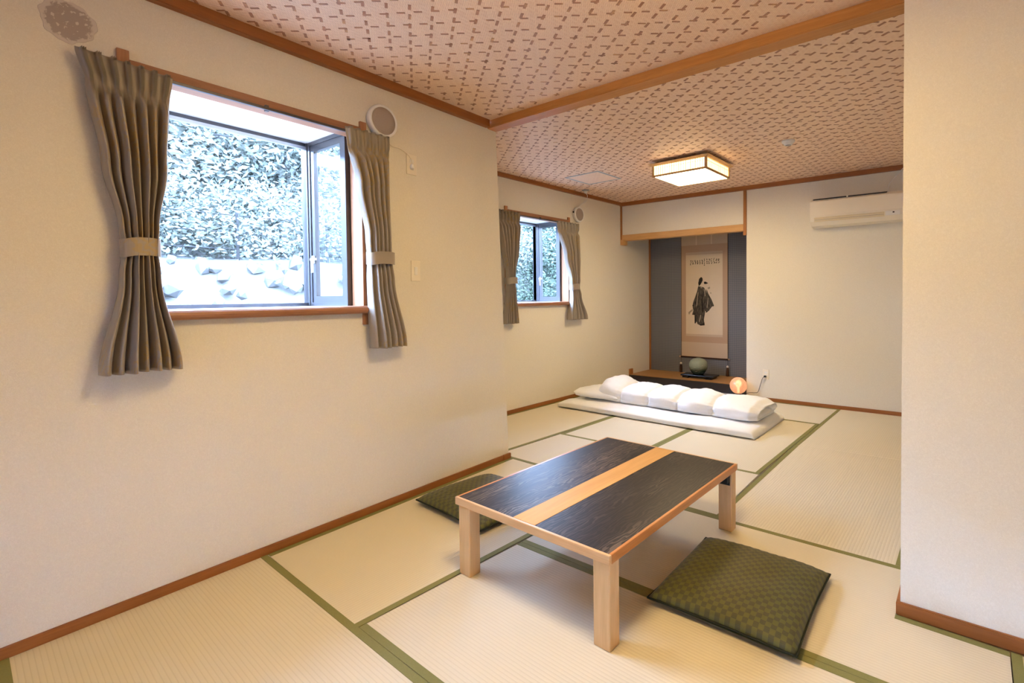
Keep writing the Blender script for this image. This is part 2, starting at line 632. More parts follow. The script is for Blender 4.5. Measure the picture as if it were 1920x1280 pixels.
def tube(bm, pts, r, seg=8):
    pts = [Vector(p) for p in pts]
    rings = []
    for i, p in enumerate(pts):
        t = (pts[min(i + 1, len(pts) - 1)] - pts[max(i - 1, 0)]).normalized()
        up = Vector((0, 0, 1)) if abs(t.z) < 0.9 else Vector((1, 0, 0))
        a = t.cross(up).normalized()
        b = t.cross(a)
        rr = r[i] if isinstance(r, (list, tuple)) else r
        rings.append([bm.verts.new(p + rr * (math.cos(2 * math.pi * k / seg) * a + math.sin(2 * math.pi * k / seg) * b)) for k in range(seg)])
    for A, B in zip(rings, rings[1:]):
        for k in range(seg):
            l = (k + 1) % seg
            bm.faces.new((A[k], A[l], B[l], B[k]))
    bm.faces.new(rings[0][::-1])
    bm.faces.new(rings[-1])


def smoothcurve(pts, n=8):
    pts = [Vector(p) for p in pts]
    out = []
    P = [pts[0]] + pts + [pts[-1]]
    for i in range(1, len(P) - 2):
        for k in range(n):
            t = k / n
            a, b, c, d = P[i - 1], P[i], P[i + 1], P[i + 2]
            out.append(0.5 * ((2 * b) + (c - a) * t + (2 * a - 5 * b + 4 * c - d) * t * t + (3 * b - a - 3 * c + d) * t ** 3))
    out.append(pts[-1])
    return out


def grid_faces(bm, rows, closed_u=False):
    for A, B in zip(rows, rows[1:]):
        n = len(A)
        for k in range(n if closed_u else n - 1):
            l = (k + 1) % n
            bm.faces.new((A[k], A[l], B[l], B[k]))


def structure(o, label):
    return tag(o, label, kind='structure')


# ------------------------------------------------------------------ room numbers
CEIL = 2.63
TRIM_Z = 2.580
NW_O = Vector((-2.728, 0.0, 0.0))          # near left wall: origin at y = 0
NW_ROT = R(90.0 + 3.475)                   # its local x runs along the wall, local y points outside
NW_D = Vector((math.cos(NW_ROT), math.sin(NW_ROT), 0))
NW_N = Vector((NW_D.y, -NW_D.x, 0))        # into the room
FX = -3.975                                # far left wall


def nw(s, n, z=0.0):
    return NW_O + NW_D * s + NW_N * n + Vector((0, 0, z))


def yb(x):                                 # face of the back wall
    return 6.245 + 0.045 * (x + 1.0)


WIN1 = dict(s0=0.49, s1=1.532, z0=1.252, z1=2.260, horn=2.335, hornb=1.140, D=0.60, soff=2.300)
WIN2 = dict(s0=3.835, s1=4.880, z0=1.230, z1=2.212, horn=2.285, hornb=1.125, D=0.55, soff=2.250)


def wall_with_hole(bm, s_a, s_b, h0, h1, z0, z1, zt, thick, lean_end=0.0):
    ss = [s_a, h0, h1, s_b]
    zz = [0.0, z0, z1, zt]
    for i in range(3):
        for j in range(3):
            if i == 1 and j == 1:
                continue
            def S(k, z):
                return ss[k] - (lean_end * z / zt if k == 3 else 0.0)
            za, zb = zz[j], zz[j + 1]
            hexa(bm, [(S(i, za), 0, za), (S(i + 1, za), 0, za), (S(i + 1, za), thick, za), (S(i, za), thick, za),
                      (S(i, zb), 0, zb), (S(i + 1, zb), 0, zb), (S(i + 1, zb), thick, zb), (S(i, zb), thick, zb)])
    bmesh.ops.remove_doubles(bm, verts=bm.verts, dist=1e-5)
    kill = [f for f in bm.faces if any(g is not f and set(g.verts) == set(f.verts) for g in f.verts[0].link_faces)]
    bmesh.ops.delete(bm, geom=kill, context='FACES')


# ------------------------------------------------------------------ floor and mats
box_floor = box('floor', (-4.10, 1.45, -4.32, 7.15, -0.16, -0.056), M['board'])
structure(box_floor, 'tatami covered floor of the whole room')


def lerp2(a, b, t):
    return (a[0] + (b[0] - a[0]) * t, a[1] + (b[1] - a[1]) * t)


def inset_strip(a, b, c, w):
    """strip of width w along edge a-b towards c."""
    d = Vector((b[0] - a[0], b[1] - a[1])).normalized()
    n = Vector((-d.y, d.x))
    if n.dot(Vector((c[0] - a[0], c[1] - a[1]))) < 0:
        n = -n
    return [a, b, (b[0] + n.x * w, b[1] + n.y * w), (a[0] + n.x * w, a[1] + n.y * w)]


def mat_piece(q, axis, borders, extra=()):
    """q: corners ccw from near-left; axis: long side; borders: edge numbers 0 near,1 right,2 far,3 left."""
    bm = bmesh.new()
    cx = sum(p[0] for p in q) / len(q)
    cy = sum(p[1] for p in q) / len(q)
    def shrink(p):
        return (p[0] + (0.0008 if p[0] < cx else -0.0008), p[1] + (0.0008 if p[1] < cy else -0.0008))
    qq = [shrink(p) for p in q]
    if len(qq) == 4:
        quadslab(bm, qq, -0.055, 0.0)
    else:
        a = [bm.verts.new((p[0], p[1], -0.055)) for p in qq]
        b = [bm.verts.new((p[0], p[1], 0.0)) for p in qq]
        bm.faces.new(a[::-1])
        bm.faces.new(b)
        for i in range(len(qq)):
            j = (i + 1) % len(qq)
            bm.faces.new((a[i], a[j], b[j], b[i]))
    mo = obj('tatami_mat', bm, M['tatami_' + axis], box_floor)
    strips = [(qq[e], qq[(e + 1) % len(qq)], (cx, cy)) for e in borders] + list(extra)
    for a, b, c in strips:
        bm = bmesh.new()
        quadslab(bm, inset_strip(a, b, c, 0.031), -0.004, 0.0016)
        obj('border', bm, M['border'], mo)
    return mo


def wl_x(y, n=0.0):
    s = (y - NW_O.y) / NW_D.y
    return (NW_O + NW_D * s + NW_N * n).x


mat_piece([(wl_x(.065, .013), .065), (-.92, .07), (-.92, .978), (wl_x(.972, .013), .972)], 'x', (0, 2))
mat_piece([(-.92, .07), (.115, .075), (.115, .985), (-.92, .978)], 'x', (0, 2))
mat_piece([(wl_x(.974, .013), .974), (-1.873, .972), (-1.842, 2.790), (wl_x(2.79, .013), 2.790)], 'y', (1, 3))
mat_piece([(-1.872, .974), (.115, .987), (.115, 1.905), (-1.848, 1.860)], 'x', (0, 2))
mat_piece([(-1.848, 1.861), (.115, 1.906), (.115, 2.368), (-.232, 2.366), (-.232, 2.800), (-1.842, 2.768)], 'x', (0, 2, 4))
mat_piece([(.117, .55), (1.03, .55), (1.03, 2.37), (.117, 2.37)], 'y', (1, 3))
mat_piece([(-3.040, 2.790), (-1.842, 2.772), (-1.165, 2.772), (-1.192, 3.652), (-3.012, 3.598)], 'x', (3,), extra=[((-3.040, 2.790), (-1.842, 2.790), (-2, 3.2)), ((-1.842, 2.772), (-1.165, 2.775), (-2, 3.2))])
mat_piece([(FX + .013, 2.74), (-3.045, 2.74), (-3.000, 4.55), (FX + .013, 4.55)], 'y', (1, 3))
mat_piece([(FX + .013, 4.552), (-3.000, 4.552), (-3.000, 6.10), (FX + .013, 6.06)], 'y', (1, 3))
mat_piece([(-3.010, 3.600), (-2.118, 3.628), (-2.116, 5.352), (-2.998, 5.330)], 'y', (1, 3))
mat_piece([(-2.117, 3.629), (-1.192, 3.655), (-1.180, 5.374), (-2.115, 5.352)], 'y', (1, 3))
mat_piece([(-2.998, 5.332), (-1.180, 5.376), (-1.172, yb(-1.17) - .013), (-2.998, yb(-3.0) - .013)], 'x', (0, 2))
mat_piece([(-1.165, 2.776), (-.245, 2.802), (-.240, 4.62), (-1.184, 4.55)], 'y', (1, 3))
mat_piece([(-1.184, 4.552), (-.240, 4.622), (-.235, yb(-.24) - .013), (-1.172, yb(-1.17) - .013)], 'y', (1, 3))

mat_piece([(-.243, 2.802), (.655, 2.825), (.655, 4.62), (-.238, 4.622)], 'y', (1, 3))
mat_piece([(-.238, 4.624), (.655, 4.622), (.655, yb(.65) - .013), (-.233, yb(-.24) - .013)], 'y', (1, 3))

# ------------------------------------------------------------------ walls
bm = bmesh.new()
wall_with_hole(bm, -4.32, 2.790, WIN1['s0'] - .02, WIN1['s1'] + .02, WIN1['z0'] - .03, WIN1['z1'] + .03, CEIL, 0.12, 0.105)
wall_left = structure(obj('wall_left', bm, M['wall'], loc=NW_O, rotz=NW_ROT), 'cream wallpapered wall with the large bay window')

bm = bmesh.new()
wall_with_hole(bm, 2.60, 7.12, WIN2['s0'] - .02, WIN2['s1'] + .02, WIN2['z0'] - .03, WIN2['z1'] + .03, CEIL, 0.12)
structure(obj('wall_left_far', bm, M['wall'], loc=(FX, 0, 0), rotz=R(90)), 'cream wall with the small bay window beside the alcove')

bm = bmesh.new()
bx(bm, FX - .12, -3.02, 2.60, 2.70, 0, CEIL)
structure(obj('wall_left_return', bm, M['wall']), 'short return wall behind the near left wall corner')

bm = bmesh.new()
quadslab(bm, [(-2.186, yb(-2.186)), (.78, yb(.78)), (.78, 7.14), (-2.186, 7.14)], 0, CEIL)
structure(obj('wall_back', bm, M['wall']), 'pale back wall that carries the air conditioner')

bm = bmesh.new()
quadslab(bm, [(FX, yb(FX)), (-2.186, yb(-2.186)), (-2.186, yb(-2.186) + .09), (FX, yb(FX) + .09)], 2.165, CEIL)
structure(obj('wall_alcove_header', bm, M['wall']), 'short cream wall panel above the alcove opening')


def ya(x):
    return 6.93 + 0.045 * (x - FX)


bm = bmesh.new()
quadslab(bm, [(FX, ya(FX)), (-2.186, ya(-2.186)), (-2.186, 7.14), (FX, 7.14)], 0, CEIL)
structure(obj('wall_alcove_back', bm, M['alcove']), 'slate grey diamond patterned back wall of the alcove')

bm = bmesh.new()
PX_B, PX_T = -0.218, -0.222
hexa(bm, [(PX_B, 2.385, 0), (1.42, 2.385 + .05, 0), (1.42, 2.56, 0), (PX_B, 2.56, 0), (PX_T, 2.385, CEIL), (1.42, 2.385 + .05, CEIL), (1.42, 2.56, CEIL), (PX_T, 2.56, CEIL)])
structure(obj('wall_right', bm, M['wall']), 'pale wall end standing at the right edge')
structure(box('wall_right_far', (.66, .78, 2.56, 6.31, 0, CEIL), M['wall']), 'right wall of the far half of the room')
structure(box('wall_right_near', (1.30, 1.42, -4.32, 2.43, 0, CEIL), M['wall']), 'right wall of the near half of the room')
bm = bmesh.new()  # rear wall; its opening is added for the unseen fill window
for b in ((-2.60, -.80, 0, CEIL), (-.10, 1.42, 0, CEIL), (-.80, -.10, 0, 1.45), (-.80, -.10, 1.85, CEIL)):
    bx(bm, b[0], b[1], -4.32, -4.20, b[2], b[3])
structure(obj('wall_rear', bm, M['wall']), 'wall behind the viewer with an opening added for fill light')

bm = bmesh.new()
bx(bm, -2.86, 1.42, -4.32, 2.60, CEIL, CEIL + .1)
bx(bm, FX - .12, 1.42, 2.60, 7.14, CEIL, CEIL + .1)
ceiling = structure(obj('ceiling', bm, M['weave']), 'woven bamboo ceiling with dark reddish strips')

# dark strips of the weave: two families of short strips, diagonal to the walls
P_ = Vector((1, 1, 0)) / math.sqrt(2)
Q_ = Vector((-1, 1, 0)) / math.sqrt(2)


def strip_mesh(d, length, width):
    d = d.normalized()
    n = Vector((-d.y, d.x, 0))
    bm = bmesh.new()
    a, b = -d * length / 2, d * length / 2
    w = n * width / 2
    k = (a - w, b - w, b + w, a + w)
    hexa(bm, [(p.x, p.y, -0.0016) for p in k] + [(p.x, p.y, 0.001) for p in k])
    me = bpy.data.meshes.new('dark_strip')
    bmesh.ops.recalc_face_normals(bm, faces=bm.faces)
    bm.to_mesh(me)
    bm.free()
    me.materials.append(M['strip'])
    return me


H_DIR = (P_ * .038 - Q_ * .003)
V_DIR = (P_ * .009 - Q_ * .040)
H_ME, V_ME = strip_mesh(H_DIR, .0385, .0098), strip_mesh(V_DIR, .0405, .0135)
strips = []
for fam, base, e1, e2, half, me in (
        ('H', (-.786, 2.488), (.081, -.0155), (.0072, .1025), H_DIR / 2, H_ME),
        ('V', (-.802, 2.477), (.1025, .0045), (-.0155, .081), V_DIR / 2, V_ME)):
    for i in range(-70, 90):
        for j in range(-70, 90):
            p = base[0] + i * e1[0] + j * e2[0]
            q = base[1] + i * e1[1] + j * e2[1]
            c = P_ * p + Q_ * q + half
            ok = (c.y < 2.57 and c.x > wl_x(c.y) + .05 and c.x < 1.2 and c.y > -.2) or (2.80 < c.y < yb(c.x) - .05 and c.x > FX + .05 and c.x < .6)
            if not ok:
                continue
            u, v, z = project((c.x, c.y, CEIL))
            inside = -30 < u < 1720 and -30 < v < 420 and z > 0
            strips.append((0 if inside else 1, z, c, me))
strips.sort(key=lambda s: (s[0], s[1]))
for k, (_, _, c, me) in enumerate(strips[:300]):
    link('dark_strip', me, ceiling, loc=(c.x, c.y, CEIL))
verts, faces = [], []
for _, _, c, me in strips[300:]:
    if random.random() < 0.02:
        continue
    o = len(verts)
    verts += [(v.co.x + c.x, v.co.y + c.y, v.co.z + CEIL) for v in me.vertices]
    faces += [[i + o for i in p.vertices] for p in me.polygons]
me = bpy.data.meshes.new('dark_strips')
me.from_pydata(verts, [], faces)
o = link('dark_strips', me, ceiling, M['strip'])
o['kind'] = 'stuff'

# ------------------------------------------------------------------ trims, beam, baseboards


def along_near(name, s0, s1, n0, n1, z0, z1, mat, label, bev=0.003):
    bm = bmesh.new()
    bx(bm, s0, s1, -n1, -n0, z0, z1)
    bmesh.ops.bevel(bm, geom=bm.edges[:], offset=bev, segments=2, affect='EDGES')
    return structure(obj(name, bm, mat, loc=NW_O, rotz=NW_ROT), label)


along_near('trim_1', -4.18, 2.585, -.004, .040, TRIM_Z - .003, CEIL + .004, M['trim_y'], 'brown ceiling trim above the large bay window')
along_near('baseboard_left', -4.18, 2.716, -.004, .013, -.003, .041, M['trim_y'], 'brown baseboard under the large bay window', .002)
along_near('baseboard_left_end', 2.717, 2.802, -.004, .015, -.003, .042, M['trim_y'], 'short end piece of the near baseboard at the corner', .002)
structure(box('trim_2', (FX - .004, FX + .035, 2.71, yb(FX) + .09, TRIM_Z + .008, CEIL + .004), M['trim_y'], bev=.003), 'brown ceiling trim above the small bay window')
bm = bmesh.new()
quadslab(bm, [(FX, yb(FX) - .035), (.66, yb(.66) - .035), (.66, yb(.66) + .004), (FX, yb(FX) + .004)], TRIM_Z, CEIL + .004)
bmesh.ops.bevel(bm, geom=bm.edges[:], offset=.003, segments=2, affect='EDGES')
structure(obj('trim_3', bm, M['trim_x']), 'brown ceiling trim along the back wall')
# beam that divides the two ceilings
bm = bmesh.new()
quadslab(bm, [(-2.885, 2.588), (.66, 2.690), (.66, 2.800), (-2.93, 2.688)], 2.574, CEIL + .004)
bmesh.ops.bevel(bm, geom=bm.edges[:], offset=.004, segments=2, affect='EDGES')
structure(obj('trim_4', bm, M['beam']), 'long wooden beam crossing the woven ceiling')
structure(box('baseboard_left_far', (FX - .004, FX + .013, 2.71, yb(FX) + .16, -.003, .041), M['trim_y'], bev=.002), 'brown baseboard under the small bay window')
bm = bmesh.new()
quadslab(bm, [(-2.186, yb(-2.186) - .013), (.66, yb(.66) - .013), (.66, yb(.66) + .004), (-2.186, yb(-2.186) + .004)], -.003, .041)
structure(obj('baseboard_back', bm, M['trim_x']), 'brown baseboard along the back wall')
bm = bmesh.new()
quadslab(bm, [(PX_B - .014, 2.371), (1.30, 2.371 + .05), (1.30, 2.389 + .05), (PX_B - .014, 2.389)], -.003, .050)
bmesh.ops.bevel(bm, geom=bm.edges[:], offset=.003, segments=2, affect='EDGES')
structure(obj('baseboard_right', bm, M['trim_x']), 'brown baseboard along the right wall end')
structure(box('baseboard_right_side', (PX_B - .014, PX_B + .004, 2.3895, 2.56, -.003, .050), M['trim_y'], bev=.003), 'brown baseboard on the side of the right wall end')

# alcove woodwork
bm = bmesh.new()
quadslab(bm, [(FX + .02, yb(FX) - .012), (-2.2, yb(-2.2) - .012), (-2.2, yb(-2.2) + .10), (FX + .02, yb(FX) + .10)], 2.083, 2.167)
bmesh.ops.bevel(bm, geom=bm.edges[:], offset=.003, segments=2, affect='EDGES')
structure(obj('trim_5', bm, M['lintel']), 'pale wooden beam across the alcove opening')
structure(box('trim_6', (FX - .003, FX + .024, yb(FX) - .016, yb(FX) + .02, 2.03, TRIM_Z), M['trim_z'], bev=.002), 'thin upright wooden strip left of the alcove header')
structure(box('trim_6_block', (FX - .003, FX + .055, yb(FX) - .020, yb(FX) + .09, 2.025, 2.10), M['lintel'], bev=.002), 'small wooden block under the left end of the alcove beam')
structure(box('trim_7', (-2.222, -2.184, yb(-2.2) - .014, yb(-2.2) + .02, 2.03, TRIM_Z), M['trim_z'], bev=.002), 'thin upright wooden strip right of the alcove header')
structure(box('trim_8', (FX - .003, FX + .022, ya(FX) - .024, ya(FX) + .004, .12, 2.4), M['trim_z'], bev=.002), 'thin upright wooden strip in the back corner of the alcove')
structure(box('trim_9', (FX - .003, FX + .024, 6.30, 6.385, .10, .205), M['trim_z'], bev=.002), 'small wooden end block beside the alcove step')

plat = empty('alcove_platform', (-3.08, 6.35, 0))
tag(plat, 'raised alcove floor with a wooden board and dark front rail', kind='structure')
bm = bmesh.new()
quadslab(bm, [(FX + .001, 6.305), (-2.187, 6.400), (-2.187, ya(-2.187) + .003), (FX + .001, ya(FX) + .003)], 0.0, .126)
o = obj('board', bm, M['board'], plat)
o.matrix_parent_inverse = Matrix.Translation((3.08, -6.35, 0))
bm = bmesh.new()
quadslab(bm, [(FX + .014, 6.288), (-2.187, 6.383), (-2.187, 6.401), (FX + .014, 6.306)], 0.0, .122)
bmesh.ops.bevel(bm, geom=bm.edges[:], offset=.003, segments=2, affect='EDGES')
o = obj('front_rail', bm, M['railblack'], plat)
o.matrix_parent_inverse = Matrix.Translation((3.08, -6.35, 0))

# ------------------------------------------------------------------ bay windows (local frame: x along wall, y outside, z up)


def frame_rect_x(bm, s0, s1, z0, z1, y0, y1, w):
    """rectangular frame in the x-z plane"""
    bx(bm, s0, s1, y0, y1, z0, z0 + w)
    bx(bm, s0, s1, y0, y1, z1 - w, z1)
    bx(bm, s0, s0 + w, y0, y1, z0 + w, z1 - w)
    bx(bm, s1 - w, s1, y0, y1, z0 + w, z1 - w)


def frame_rect_y(bm, y0, y1, z0, z1, x0, x1, w):
    bx(bm, x0, x1, y0, y1, z0, z0 + w)
    bx(bm, x0, x1, y0, y1, z1 - w, z1)
    bx(bm, x0, x1, y0, y0 + w, z0 + w, z1 - w)
    bx(bm, x0, x1, y1 - w, y1, z0 + w, z1 - w)


def bay_window(name, loc, rot, label, s0, s1, z0, z1, horn, hornb, D, soff):
    w = empty(name, loc, rot)
    tag(w, label, kind='structure')
    # casing on the room side
    for a, b in ((s0 - .04, s0), (s1, s1 + .04)):
        box('casing_post', (a, b, -.016, .10, hornb, horn), M['casing_z'], w, bev=.002)
    box('head_board', (s0 - .002, s1 + .002, -.020, .10, z1, z1 + .038), M['casing_y'], w, bev=.002)
    bm = bmesh.new()
    prof = [(.10, z0 - .045), (-.030, z0 - .045)]
    for k in range(7):
        a = -math.pi / 2 - k * math.pi / 6
        prof.append((-.030 + .0225 * math.cos(a), z0 - .0225 + .0225 * math.sin(a)))
    prof += [(-.030, z0), (.10, z0)]
    pr = []
    for p in prof:
        if not pr or (abs(p[0] - pr[-1][0]) + abs(p[1] - pr[-1][1])) > 1e-5:
            pr.append(p)
    prism_x(bm, pr, s0 - .06, s1 + .058)
    obj('sill', bm, M['casing_y'], w)
    # bay box: base and soffit panels
    box('bay_base', (s0 - .03, s1 + .03, .10, D + .03, z0 - .04, z0 - .004), M['whitepaint'], w)
    box('bay_soffit', (s0 - .03, s1 + .03, .10, D + .03, soff, soff + .05), M['whitepaint'], w)
    box('soffit_riser', (s0 - .03, s1 + .03, .10, .118, z1 + .036, soff), M['whitepaint'], w)
    box('bay_roof', (s0 - .06, s1 + .06, .12, D + .06, soff + .05, soff + .075), M['bronze'], w)
    zb, zt = z0 - .004, soff
    # back fixed light
    fr = bmesh.new()
    frame_rect_x(fr, s0 + .012, s1 - .012, zb, zt, D - .045, D + .005, .022)
    fo = obj('fixed_frame', fr, M['bronze'], w)
    box('pane', (s0 + .03, s1 - .03, D - .022, D - .016, zb + .018, zt - .018), M['glass'], fo)
    box('glazing_bead', (s0 + .034, s1 - .034, D - .052, D - .030, zt - .040, zt - .022), M['silver'], fo)
    for sgn, xe in ((-1, s0), (1, s1)):
        x0, x1 = (xe - .012, xe + .028) if sgn < 0 else (xe - .028, xe + .012)
        box('corner_post', (x0 - .006, x1 + .006, D - .060, D + .012, zb, zt), M['bronze'], w, bev=.002)
        sf = bmesh.new()
        frame_rect_y(sf, .105, D - .060, zb, zt, x0, x1, .024)
        obj('side_frame', sf, M['bronze'], w)
        cs = bmesh.new()
        xa, xb = (x0 + .006, x1 - .006)
        frame_rect_y(cs, .129, D - .084, zb + .024, zt - .024, xa, xb, .040)
        co = obj('casement', cs, M['bronze'], w)
        box('pane', ((xa + xb) / 2 - .003, (xa + xb) / 2 + .003, .165, D - .120, zb + .060, zt - .060), M['glass'], co)
        # crank handle on the room side of the sash
        xi = xa - .0 if sgn > 0 else xb
        d = -1 if sgn > 0 else 1
        hb = bmesh.new()
        zc = zb + .30
        bx(hb, min(xi, xi + d * .010), max(xi, xi + d * .010), D - .118, D - .094, zc - .025, zc + .025)
        bx(hb, min(xi + d * .008, xi + d * .024), max(xi + d * .008, xi + d * .024), D - .150, D - .096, zc - .006, zc + .008)
        bx(hb, min(xi + d * .016, xi + d * .026), max(xi + d * .016, xi + d * .026), D - .126, D - .112, zc - .085, zc + .004)
        obj('handle', hb, M['silver'], co)
    return w


win1 = bay_window('window_1', NW_O, NW_ROT, 'large bay window with brown wooden casing and dark metal frames', **WIN1)
win2 = bay_window('window_2', (FX, 0, 0), R(90), 'smaller looking bay window on the far left wall', **WIN2)

fill_win = empty('fill_window', (-.45, -4.26, 0))  # unseen window, added to let cool fill light in from behind
tag(fill_win, 'small high window behind the viewer added for cool fill light', kind='structure')
fr = bmesh.new()
frame_rect_x(fr, -.35, .35, 1.45, 1.85, -.05, .05, .03)
fo = obj('fixed_frame', fr, M['bronze'], fill_win)
box('mullion', (-.015, .015, -.03, .03, 1.48, 1.82), M['bronze'], fo)
for a in (-.32, .015):
    box('pane', (a, a + .305, -.003, .003, 1.48, 1.82), M['glass'], fo)


def portal(name, parent, loc, rot, sx, sy):
    ld = bpy.data.lights.new(name, 'AREA')
    ld.shape = 'RECTANGLE'
    ld.size, ld.size_y = sx, sy
    ld.cycles.is_portal = True
    o = bpy.data.objects.new(name, ld)
    COL.objects.link(o)
    o.parent = parent
    o.location = loc
    o.rotation_euler = rot
    return o


for w, P in ((win1, WIN1), (win2, WIN2)):
    zc, hh, sc = (P['z0'] + P['soff']) / 2, P['soff'] - P['z0'], (P['s0'] + P['s1']) / 2
    portal('window_portal', w, (sc, P['D'] + .08, zc), (R(-90), 0, 0), P['s1'] - P['s0'] + .1, hh)
    portal('window_portal_side', w, (P['s1'] + .08, P['D'] / 2 + .06, zc), (0, R(90), 0), hh, P['D'])
    portal('window_portal_side', w, (P['s0'] - .08, P['D'] / 2 + .06, zc), (0, R(-90), 0), hh, P['D'])

portal('window_portal', fill_win, (0, -.10, 1.65), (R(90), 0, 0), .7, .4)

# ------------------------------------------------------------------ curtains


def interp(levels, z, k):
    lv = levels
    if z >= lv[0][0]:
        return lv[0][k]
    for a, b in zip(lv, lv[1:]):
        if z >= b[0]:
            t = (a[0] - z) / (a[0] - b[0])
            t = t * t * (3 - 2 * t)
            return a[k] + (b[k] - a[k]) * t
    return lv[-1][k]


def curtain(loc, rot, label, levels, tie, nf, d0, seed, toprow):
    """levels: (z, s_left, s_right, fold depth); tie: (z0, z1); local x along wall, -y into the room."""
    rnd = random.Random(seed)
    t = empty('curtain', loc, rot)
    tag(t, label, 'curtain', 'tied back curtains')
    ztop, zbot = levels[0][0], levels[-1][0]
    nu, nv = nf * 16 + 1, 84
    ph = [rnd.uniform(-.18, .18) for _ in range(nf + 1)]
    am = [rnd.uniform(.65, 1.25) for _ in range(nf + 1)]
    bm = bmesh.new()
    rows = []
    for j in range(nv + 1):
        v = j / nv
        z = ztop + (zbot - ztop) * v
        sl, sr, A = (interp(levels, z, k) for k in (1, 2, 3))
        hd = ztop - z
        row = []
        for i in range(nu):
            u = i / (nu - 1)
            x = u * nf
            k = min(int(x), nf - 1)
            fx = x - k
            c = (fx - .5)
            # tubes below the pinch
            bulge = max(0.0, math.cos(math.pi * c)) ** .75
            tubew = 1.3 * A * am[k] * bulge
            # header: three little fins at each pleat
            fin = 0.0
            if abs(c) < .20:
                fin = .5 + .5 * math.cos(2 * math.pi * c / .133)
            head = .016 * (0.5 - 0.5 * math.cos(2 * math.pi * fx)) * .3 + .028 * fin
            pin = math.exp(-((hd - .115) / .022) ** 2)
            f = min(1.0, max(0.0, (hd - .105) / .07))
            dep = head * (1 - f) + tubew * f
            dep *= (1 - .65 * pin)
            du = ph[k] * .5 * math.sin(math.pi * fx) * f / nf
            uu = u + du
            s = sl + (sr - sl) * uu
            # hem swings a little
            zz = z + (.006 * math.sin(u * 9 + seed) * max(0, v - .7))
            hang = .012 * math.sin(v * 5 + seed + u * 2) * f
            zz += toprow(u) * max(0.0, 1 - hd / .5)
            row.append(bm.verts.new((s, -(d0 + dep + hang), zz)))
        rows.append(row)
    grid_faces(bm, rows)
    cl = obj('cloth', bm, M['curtain'], t, smooth=True)
    so = cl.modifiers.new('thickness', 'SOLIDIFY')
    so.thickness = .0025
    # tieback band
    z1, z0 = tie
    zm = (z0 + z1) / 2
    sl, sr, A = (interp(levels, zm, k) for k in (1, 2, 3))
    cx, rx, ry, cy = (sl + sr) / 2, (sr - sl) / 2 + .006, A * .5 + .026, -(d0 + A * .42)
    bm = bmesh.new()
    rings = []
    for z, off in ((z0, 0.0), (z0, .004), (z1, .004), (z1, 0.0)):
        ring = []
        for k in range(40):
            a = 2 * math.pi * k / 40
            ca, sa = math.cos(a), math.sin(a)
            e = lambda q: math.copysign(abs(q) ** .65, q)
            ring.append(bm.verts.new((cx + (rx + off) * e(ca), cy + (ry + off) * e(sa), z + .004 * ca + .003 * math.sin(3 * a))))
        rings.append(ring)
    grid_faces(bm, rings + [rings[0]], True)
    obj('tieback', bm, M['curtain'], t, smooth=False)
    return t


flat = lambda u: 0.0
curtain(NW_O, NW_ROT, 'tied curtain at the left side of the large bay window',
        [(2.272, .318, .626, .018), (2.15, .345, .612, .040), (1.85, .385, .592, .050), (1.60, .430, .556, .040), (1.51, .440, .550, .034), (1.40, .425, .556, .044), (1.002, .352, .628, .062)],
        (1.552, 1.478), 7, .050, 3, lambda u: -.018 * (u - .35))
curtain(NW_O, NW_ROT, 'tied curtain hanging under the round speaker by the large window',
        [(2.270, 1.418, 1.700, .018), (2.15, 1.430, 1.700, .036), (1.95, 1.475, 1.694, .044), (1.66, 1.535, 1.694, .040), (1.53, 1.545, 1.694, .034), (1.40, 1.540, 1.702, .044), (1.000, 1.540, 1.775, .060)],
        (1.570, 1.497), 6, .050, 8, flat)
curtain((FX, 0, 0), R(90), 'tied curtain at the left side of the small bay window',
        [(2.226, 3.640, 3.985, .018), (2.12, 3.650, 3.985, .036), (1.80, 3.685, 3.955, .044), (1.55, 3.755, 3.905, .040), (1.46, 3.763, 3.902, .034), (1.36, 3.755, 3.910, .044), (1.002, 3.716, 3.930, .052)],
        (1.505, 1.435), 7, .045, 12, flat)
curtain((FX, 0, 0), R(90), 'tied curtain at the right side of the small bay window',
        [(2.212, 4.625, 5.052, .018), (2.10, 4.640, 5.050, .036), (1.80, 4.760, 5.035, .044), (1.50, 4.868, 5.008, .040), (1.41, 4.876, 5.004, .034), (1.30, 4.866, 5.020, .044), (1.000, 4.800, 5.148, .056)],
        (1.450, 1.375), 7, .045, 21, flat)
for loc, rot, s0, s1, z, lab in ((NW_O, NW_ROT, .34, 1.69, 2.242, 'thin dark curtain rail on the large bay window'), ((FX, 0, 0), R(90), 3.66, 5.04, 2.196, 'thin dark curtain rail on the small bay window')):
    rl = empty('curtain_rail', loc, rot)
    tag(rl, lab, 'curtain rail')
    box('rail', (s0, s1, -.050, -.034, z - .004, z + .010), M['bronze'], rl, bev=.002)
    for s in (s0 + .14, (s0 + s1) / 2, s1 - .14):
        box('bracket', (s - .008, s + .008, -.036, -.019, z - .006, z + .024), M['bronze'], rl)

# ------------------------------------------------------------------ wall devices


def speaker(loc, rot, s, z, r, label):
    t = empty('wall_speaker', loc, rot)
    tag(t, label, 'speaker', 'round wall speakers')
    bm = bmesh.new()
    lathe(bm, [(r * .90, -.001), (r * .97, -.008), (r, -.030), (r * .985, -.042), (r * .93, -.049), (r * .84, -.047), (r * .82, -.040)], 48, 'Y', (s, 0, z))
    obj('housing', bm, M['plastic'], t, smooth=True)
    bm = bmesh.new()
    lathe(bm, [(r * .83, -.0395), (r * .82, -.0425), (r * .5, -.0455), (0, -.0465)], 48, 'Y', (s, 0, z))
    obj('grille', bm, M['grille'], t, smooth=True)
    return t


